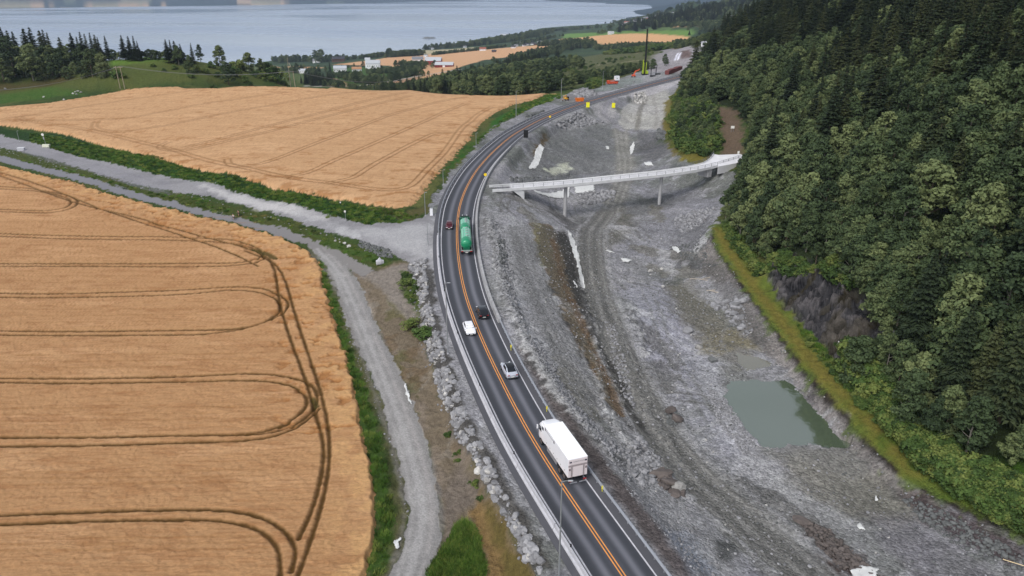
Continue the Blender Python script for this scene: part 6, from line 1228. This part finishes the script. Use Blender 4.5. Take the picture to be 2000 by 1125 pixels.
tree_px('b', 1155, 89, 73, 'dark tree standing alone on the far tan field edge', 1.1)
# scrub on the shelf near the bridge, on the terrace and the banks
def patch(pts_, n_, kind, a, b_, wide=1.2):
    P = poly(pts_); lo, hi = P[:, :2].min(0), P[:, :2].max(0); x = rng.uniform(lo[0], hi[0], n_*8); y = rng.uniform(lo[1], hi[1], n_*8); k = inside(x, y, P); x, y = x[k][:n_], y[k][:n_]
    for p_, q_, z in zip(x, y, H(x, y)): stuff(kind, p_, q_, z-.1, rng.uniform(a, b_), wide)
patch([(1318,195),(1345,180),(1385,205),(1398,235),(1402,290),(1380,305),(1340,305),(1316,270),(1308,235)], 330, 'u', 1.5, 4.2); patch([(1318,195),(1345,180),(1385,205),(1398,235),(1402,290),(1340,300),(1320,260)], 60, 'b', 4, 7)
patch([(1690,770),(1800,850),(1900,915),(2010,970),(2100,1060),(2000,1040),(1900,985),(1800,905),(1720,820)], 520, 'u', 1.0, 2.6); patch([(1560,640),(1640,730),(1700,790),(1690,810),(1600,700)], 60, 'u', .5, 1.2)
patch([(1672,505),(1740,520),(1765,640),(1715,650),(1700,590),(1675,550)], 34, 'b', 6, 9); patch([(1652,690),(1700,690),(1740,760),(1700,780),(1660,740)], 90, 'u', 1.5, 3.2); patch([(1420,440),(1450,490),(1500,530),(1480,540),(1430,480)], 60, 'u', 1.0, 2.5); patch([(1160,158),(1180,160),(1172,172),(1150,176),(1145,170)], 60, 'u', 2, 4)
patch([(785,530),(810,545),(820,600),(800,600)], 20, 'u', .5, 1.2); patch([(860,830),(900,880),(950,960),(940,990),(890,900)], 14, 'u', .4, 1.0)
patch([(1500,500),(1560,512),(1630,520),(1680,560),(1640,560),(1560,540),(1500,530)], 60, 'u', 1, 2.4)
for k in range(3): tree_px('u', (806, 830, 795)[k], (640, 655, 560)[k], (628, 645, 552)[k], 'low green bush on the rough ground between gravel road and stone slope', 1.6, 'bushes left of the stone slope')
# grass tufts on the dark green bank and along the field edge
tuft = MB()
for k in range(60):
    a = random.random()*6.28; r_ = random.random()**.5*.6; x, y = r_*math.cos(a), r_*math.sin(a); h = random.uniform(.35, .8); d = random.uniform(-.3, .3)
    tuft.add([(x-.05,y,-.05),(x+.05,y,-.05),(x+d,y+random.uniform(-.3,.3),h)], [(0,1,2)])
tp = thing('grass_tuft', on(640, 425), 0, 'tall grass tuft on the green bank above the gravel yard', 'grass tuft'); tuft.obj('crown', leaf_mat('grass blades', lin(50,78,30), lin(80,112,40), lin(126,132,66)), tp)
PROTO['t'] = [[tp, .8, True]]; STUFF['t'] = []
for pts_, n_ in (([(60,258),(200,287),(400,337),(600,381),(775,411),(820,420),(780,436),(720,438),(680,430),(560,395),(375,351),(250,325),(125,297),(60,277)], 3800), ([(0,303),(200,346),(380,387),(560,430),(700,484),(760,512),(745,528),(640,480),(560,448),(380,406),(125,334)], 600), ([(622,505),(662,610),(712,760),(752,900),(770,1040),(745,1125),(715,1125),(734,1000),(714,870),(698,790),(655,630),(634,560)], 800), ([(905,1018),(930,1045),(945,1125),(835,1125),(870,1070)], 900), ([(930,276),(1000,215),(1090,185),(1100,190),(1040,210),(985,236),(920,292)], 500), ([(1560,640),(1640,740),(1740,840),(1860,940),(2000,1000),(2000,960),(1850,880),(1700,785),(1560,630)], 700)):
    P = poly(pts_); lo, hi = P[:, :2].min(0), P[:, :2].max(0); x = rng.uniform(lo[0], hi[0], n_*8); y = rng.uniform(lo[1], hi[1], n_*8); k = inside(x, y, P); x, y = x[k][:n_], y[k][:n_]
    for p_, q_, z in zip(x, y, H(x, y)): STUFF['t'].append((p_, q_, z, rng.uniform(.25, .7), 1.5, rng.random()*6.28, 0))

# ================================================================ houses
wallm = {k: mat('wall '+k, c, .85, noise=.06) for k, c in dict(white=lin(225,226,230), red=lin(132,48,44), brown=lin(96,72,60), yellow=lin(205,188,140), grey=lin(150,152,156)).items()}
roofm = {k: mat('roof '+k, c, .8, noise=.1) for k, c in dict(grey=lin(122,124,130), dark=lin(62,62,68), red=lin(140,84,66), tan=lin(170,128,96), pale=lin(176,180,186)).items()}
def house(px, py, wpx, wall, roof, lab, group=None, ratio=.55, hh=None, rz=None):
    p = on(px, py, -.3); t_ = math.sqrt(p.x**2+p.y**2+(p.z-CAM_H)**2); L_ = wpx/FOC*t_; W_ = L_*ratio; h = hh or min(7, max(3.2, L_*.32)); r_ = W_*.38; rz = random.uniform(-.5, .5) if rz is None else rz
    t = thing('house' if wall != 'red' else 'barn', p, rz, lab, 'house' if wall != 'red' else 'barn', group); x, y = L_/2, W_/2
    MB().add([(-x,-y,0),(x,-y,0),(x,y,0),(-x,y,0),(-x,-y,h),(x,-y,h),(x,y,h),(-x,y,h),(-x,0,h+r_),(x,0,h+r_)], [(0,1,5,4),(2,3,7,6),(1,2,6,9,5),(3,0,4,8,7)]).obj('wall', wallm[wall], t)
    rf = MB(); e = .5; th = .25
    for s in (-1, 1): rf.add([(-x-e,s*(y+e),h-e*.7),(x+e,s*(y+e),h-e*.7),(x+e,0,h+r_+.05),(-x-e,0,h+r_+.05),(-x-e,s*(y+e),h-e*.7+th),(x+e,s*(y+e),h-e*.7+th),(x+e,0,h+r_+.05+th),(-x-e,0,h+r_+.05+th)], [(0,1,2,3),(4,5,6,7),(0,1,5,4),(3,2,6,7),(0,3,7,4),(1,2,6,5)])
    rf.obj('roof', roofm[roof], t)
    nw = max(2, min(7, int(L_/3.4)))
    for k in range(nw): MB().box((-x+L_*(k+.5)/nw, -y-.03, h*.55), (1.1,.08,1.3)).obj('window', glass, t)
    if wall != 'red': MB().box((x*.3, 0, h+r_+.4), (.8,.8,1.4)).obj('chimney', roofm['dark'], t)
    else: MB().box((0, -y-.04, 1.8), (3.6,.1,3.4)).obj('door', wallm['white'], t)
    return t
house(619, 122.5, 13, 'white', 'grey', 'low white house left of the pair of tall round trees'); house(643, 119.5, 15, 'white', 'pale', 'long white house under the pair of tall round trees', ratio=.4); house(661, 121, 22, 'brown', 'dark', 'long dark brown barn with a grey roof near the shore', ratio=.4)
house(592, 143, 17, 'white', 'pale', 'low white building with a pale roof in the green valley, furthest left', ratio=.4); house(665, 141, 23, 'white', 'pale', 'white farm building with a brown front at the left of the farmyard', ratio=.5, rz=.1); house(697, 140, 17, 'white', 'tan', 'white farmhouse wing with a reddish brown roof', ratio=.5, rz=.2); house(730, 134, 24, 'white', 'pale', 'largest white farmhouse, standing above the green bank', ratio=.6, hh=9, rz=.1); house(719, 133, 9, 'white', 'pale', 'tall white tower like end of the large farmhouse', ratio=.9, hh=14, rz=.1)
house(816, 122, 20, 'white', 'grey', 'white farmhouse half hidden by trees left of the red barn', rz=.2); house(847, 126, 30, 'red', 'pale', 'larger red barn with a pale roof on the tan field', ratio=.5, rz=-.1); house(868, 131, 34, 'red', 'pale', 'lower long red shed with a pale roof in front of the red barn', ratio=.35, hh=4, rz=-.1); house(832, 111.5, 7, 'white', 'pale', 'small white cottage behind the red barn')
house(908, 93, 6, 'white', 'grey', 'small white house among the trees above the shore'); house(943, 99, 12, 'white', 'red', 'white house with a brown roof on the far edge of the tan field'); house(965, 102, 8, 'brown', 'dark', 'small brown hut on the edge of the tan field'); house(845, 96.5, 5, 'white', 'grey', 'tiny white cabin in the pale strip near the shore'); house(985, 72, 14, 'grey', 'pale', 'long grey roofed building on the wooded shore', ratio=.3)
house(1193, 67, 11, 'white', 'pale', 'long white farm shed in the bright green far field', ratio=.4); house(1410, 72, 14, 'white', 'pale', 'white farmhouse beside the dark spruces at the far right', rz=.3); house(1374, 90, 8, 'white', 'pale', 'pale building half hidden beside the wood where the valley road ends', ratio=.5)
for k, (px, py) in enumerate([(1003,94),(1008,91),(1024,90.5),(1030,88.5),(1041,87.5),(1046,88),(1054,85),(1059,84),(1065,83),(1037,83),(1014,85.5),(1072,84)]): house(px, py, random.uniform(6, 9), random.choice(['white','white','grey','brown']), random.choice(['dark','grey','dark']), 'house in the small cluster at the upper end of the tan field', 'houses of the near cluster')
for k in range(34):
    px = random.uniform(1212, 1332); py = 50-(px-1212)*.22+random.uniform(-3, 5); house(px, max(py, 20), random.uniform(6, 9), random.choice(['white','white','white','grey']), random.choice(['dark','grey','red']), 'small pale house of the distant village on the far shore', 'houses of the distant village')
# small rocky island
p = at_z(838, 75, -110); V = []; 
b = MB(); b.loft([[(a*r_*math.cos(q), 9*r_*math.sin(q), z+1.2*math.sin(q*3)) for q in np.linspace(0, 6.283, 19)[:-1]] for a, r_, z in ((26,1,-2),(24,.9,1.5),(18,.6,4))]); o = b.obj('island', rkd, None, loc=Vector(p)); tag(o, kind='structure')
logm = mat('grey timber', lin(168,160,150), .9, noise=.2, nscale=2)
for px, py, a_, l_ in ((1382,545,.3,'highest of the pale logs on the rubble by the embankment'),(1376,549,-.5,'short pale log left of the highest one'),(1396,572,-.7,'longest pale log lying below the others by the embankment'),(1391,569,.1,'thin pale log across the upper end of the longest one'),(1358,547,-.1,'pale log lying apart to the left of the others')):
    p = on(px, py, .18); t = thing('log', p, a_, l_, 'log'); MB().tube([(-1.3,0,0),(0,.05,.04),(1.4,-.05,.02)], [.13,.12,.08], 7).obj('stem', logm, t); MB().tube([(.2,0,.04),(.7,.35,.18)], [.05,.02], 5).obj('branch', logm, t)
# survey stick and dead trunks
p = on(1985, 1110); t = thing('wooden_stake', p, 0, 'long pale wooden stake lying on the rubble at the lower right corner', 'stake'); MB().tube([(-.8,1.2,.25),(.9,-.6,.75)], .05, 6).obj('shaft', mat('fresh wood', lin(222,200,160), .8), t)
random.seed(5)
for px, py, ty, l_ in ((1898,452,402,'bare pale dead trunk rising from a gap in the middle of the wood'),(1732,455,420,'thin bare grey trunk among the leafy crowns in the wood'),(1912,240,180,'bare whitish dead spruce in the upper right part of the wood')):
    p = on(px, py); d_ = 1.0; h = max(8, at_top(p, ty)-p.z); h = min(h, 22); t = thing('dead_tree', p, 0, l_, 'dead tree'); MB().tube([(0,0,0),(.3,0,h*.5),(.1,.2,h)], [.2,.13,.04], 7).obj('trunk', mat('dead wood', lin(170,162,150), .9) if px == 1898 else bpy.data.materials['dead wood'], t)
    b = MB()
    for k in range(9): a = k*2.4; z = h*(.4+.06*k); b.tube([(.2,0,z),(.2+1.3*math.cos(a),1.3*math.sin(a),z-.2)], [.04,.012], 4, False)
    b.obj('branches', bpy.data.materials['dead wood'], t)
for k in range(3):
    e = PROTO['u'][k]

# ================================================================ the rest of the vegetation: instanced plants, one object per kind
def stuff_obj(name, rows, protos, part='crown'):
    rows = np.array(rows); me = bpy.data.meshes.new(name); me.vertices.add(len(rows)); me.vertices.foreach_set('co', rows[:, :3].astype(np.float32).ravel())
    hs_ = np.array([p[1] for p in protos]); s = rows[:, 3]/hs_[rows[:, 6].astype(int)]
    for nm, arr, ty in (('sx', s*rows[:, 4], 'FLOAT'), ('sz', s, 'FLOAT'), ('rot', rows[:, 5], 'FLOAT')):
        a = me.attributes.new(nm, ty, 'POINT'); a.data.foreach_set('value', arr.astype(np.float32))
    a = me.attributes.new('idx', 'INT', 'POINT'); a.data.foreach_set('value', rows[:, 6].astype(np.int32))
    o = bpy.data.objects.new(name, me); C.objects.link(o)
    g = bpy.data.node_groups.new(name, 'GeometryNodeTree'); g.interface.new_socket('Geometry', in_out='INPUT', socket_type='NodeSocketGeometry'); g.interface.new_socket('Geometry', in_out='OUTPUT', socket_type='NodeSocketGeometry')
    n = g.nodes; l = g.links; gi = n.new('NodeGroupInput'); go = n.new('NodeGroupOutput'); iop = n.new('GeometryNodeInstanceOnPoints'); gti = n.new('GeometryNodeGeometryToInstance')
    infos = []
    for p in protos:
        q = [c for c in p[0].children if c.name.split('.')[0] == part][0]
        oi = n.new('GeometryNodeObjectInfo'); oi.inputs['Object'].default_value = q; oi.transform_space = 'ORIGINAL'; infos.append(oi)
    for oi in reversed(infos): l.new(oi.outputs['Geometry'], gti.inputs[0])
    def att(nm, ty='FLOAT'):
        a = n.new('GeometryNodeInputNamedAttribute'); a.data_type = ty; a.inputs['Name'].default_value = nm; return a.outputs['Attribute']
    cx = n.new('ShaderNodeCombineXYZ'); l.new(att('sx'), cx.inputs[0]); l.new(att('sx'), cx.inputs[1]); l.new(att('sz'), cx.inputs[2])
    cr_ = n.new('ShaderNodeCombineXYZ'); l.new(att('rot'), cr_.inputs[2])
    l.new(gi.outputs[0], iop.inputs['Points']); l.new(gti.outputs[0], iop.inputs['Instance']); iop.inputs['Pick Instance'].default_value = True
    l.new(att('idx', 'INT'), iop.inputs['Instance Index']); l.new(cr_.outputs[0], iop.inputs['Rotation']); l.new(cx.outputs[0], iop.inputs['Scale']); l.new(iop.outputs[0], go.inputs[0])
    md = o.modifiers.new('plants', 'NODES'); md.node_group = g
    return tag(o, kind='stuff')
for k, nm in (('b', 'broadleaf_woodland'), ('s', 'spruce_woodland'), ('u', 'scrub'), ('t', 'grass_tufts')):
    if STUFF[k]: stuff_obj(nm, STUFF[k], PROTO[k])
for k in 'bsut':      # a first tree that was never planted is not left lying about
    for e in PROTO[k]:
        if not e[2]: print('unused proto', k)
# ================================================================ haze
hz = bpy.data.materials.new('haze'); hz.use_nodes = True; n = hz.node_tree.nodes; n.remove(n['Principled BSDF'])
pv = n.new('ShaderNodeVolumePrincipled'); pv.inputs['Color'].default_value = (.62, .76, 1.0, 1); pv.inputs['Density'].default_value = 6e-5; pv.inputs['Anisotropy'].default_value = 0
hz.node_tree.links.new(pv.outputs[0], n['Material Output'].inputs['Volume'])
o = MB().box((0, 6600, 260), (24000, 15600, 820)).obj('haze', hz); tag(o, kind='stuff')
SC.cycles.volume_bounces = 0; SC.cycles.max_bounces = 6; SC.cycles.transparent_max_bounces = 8
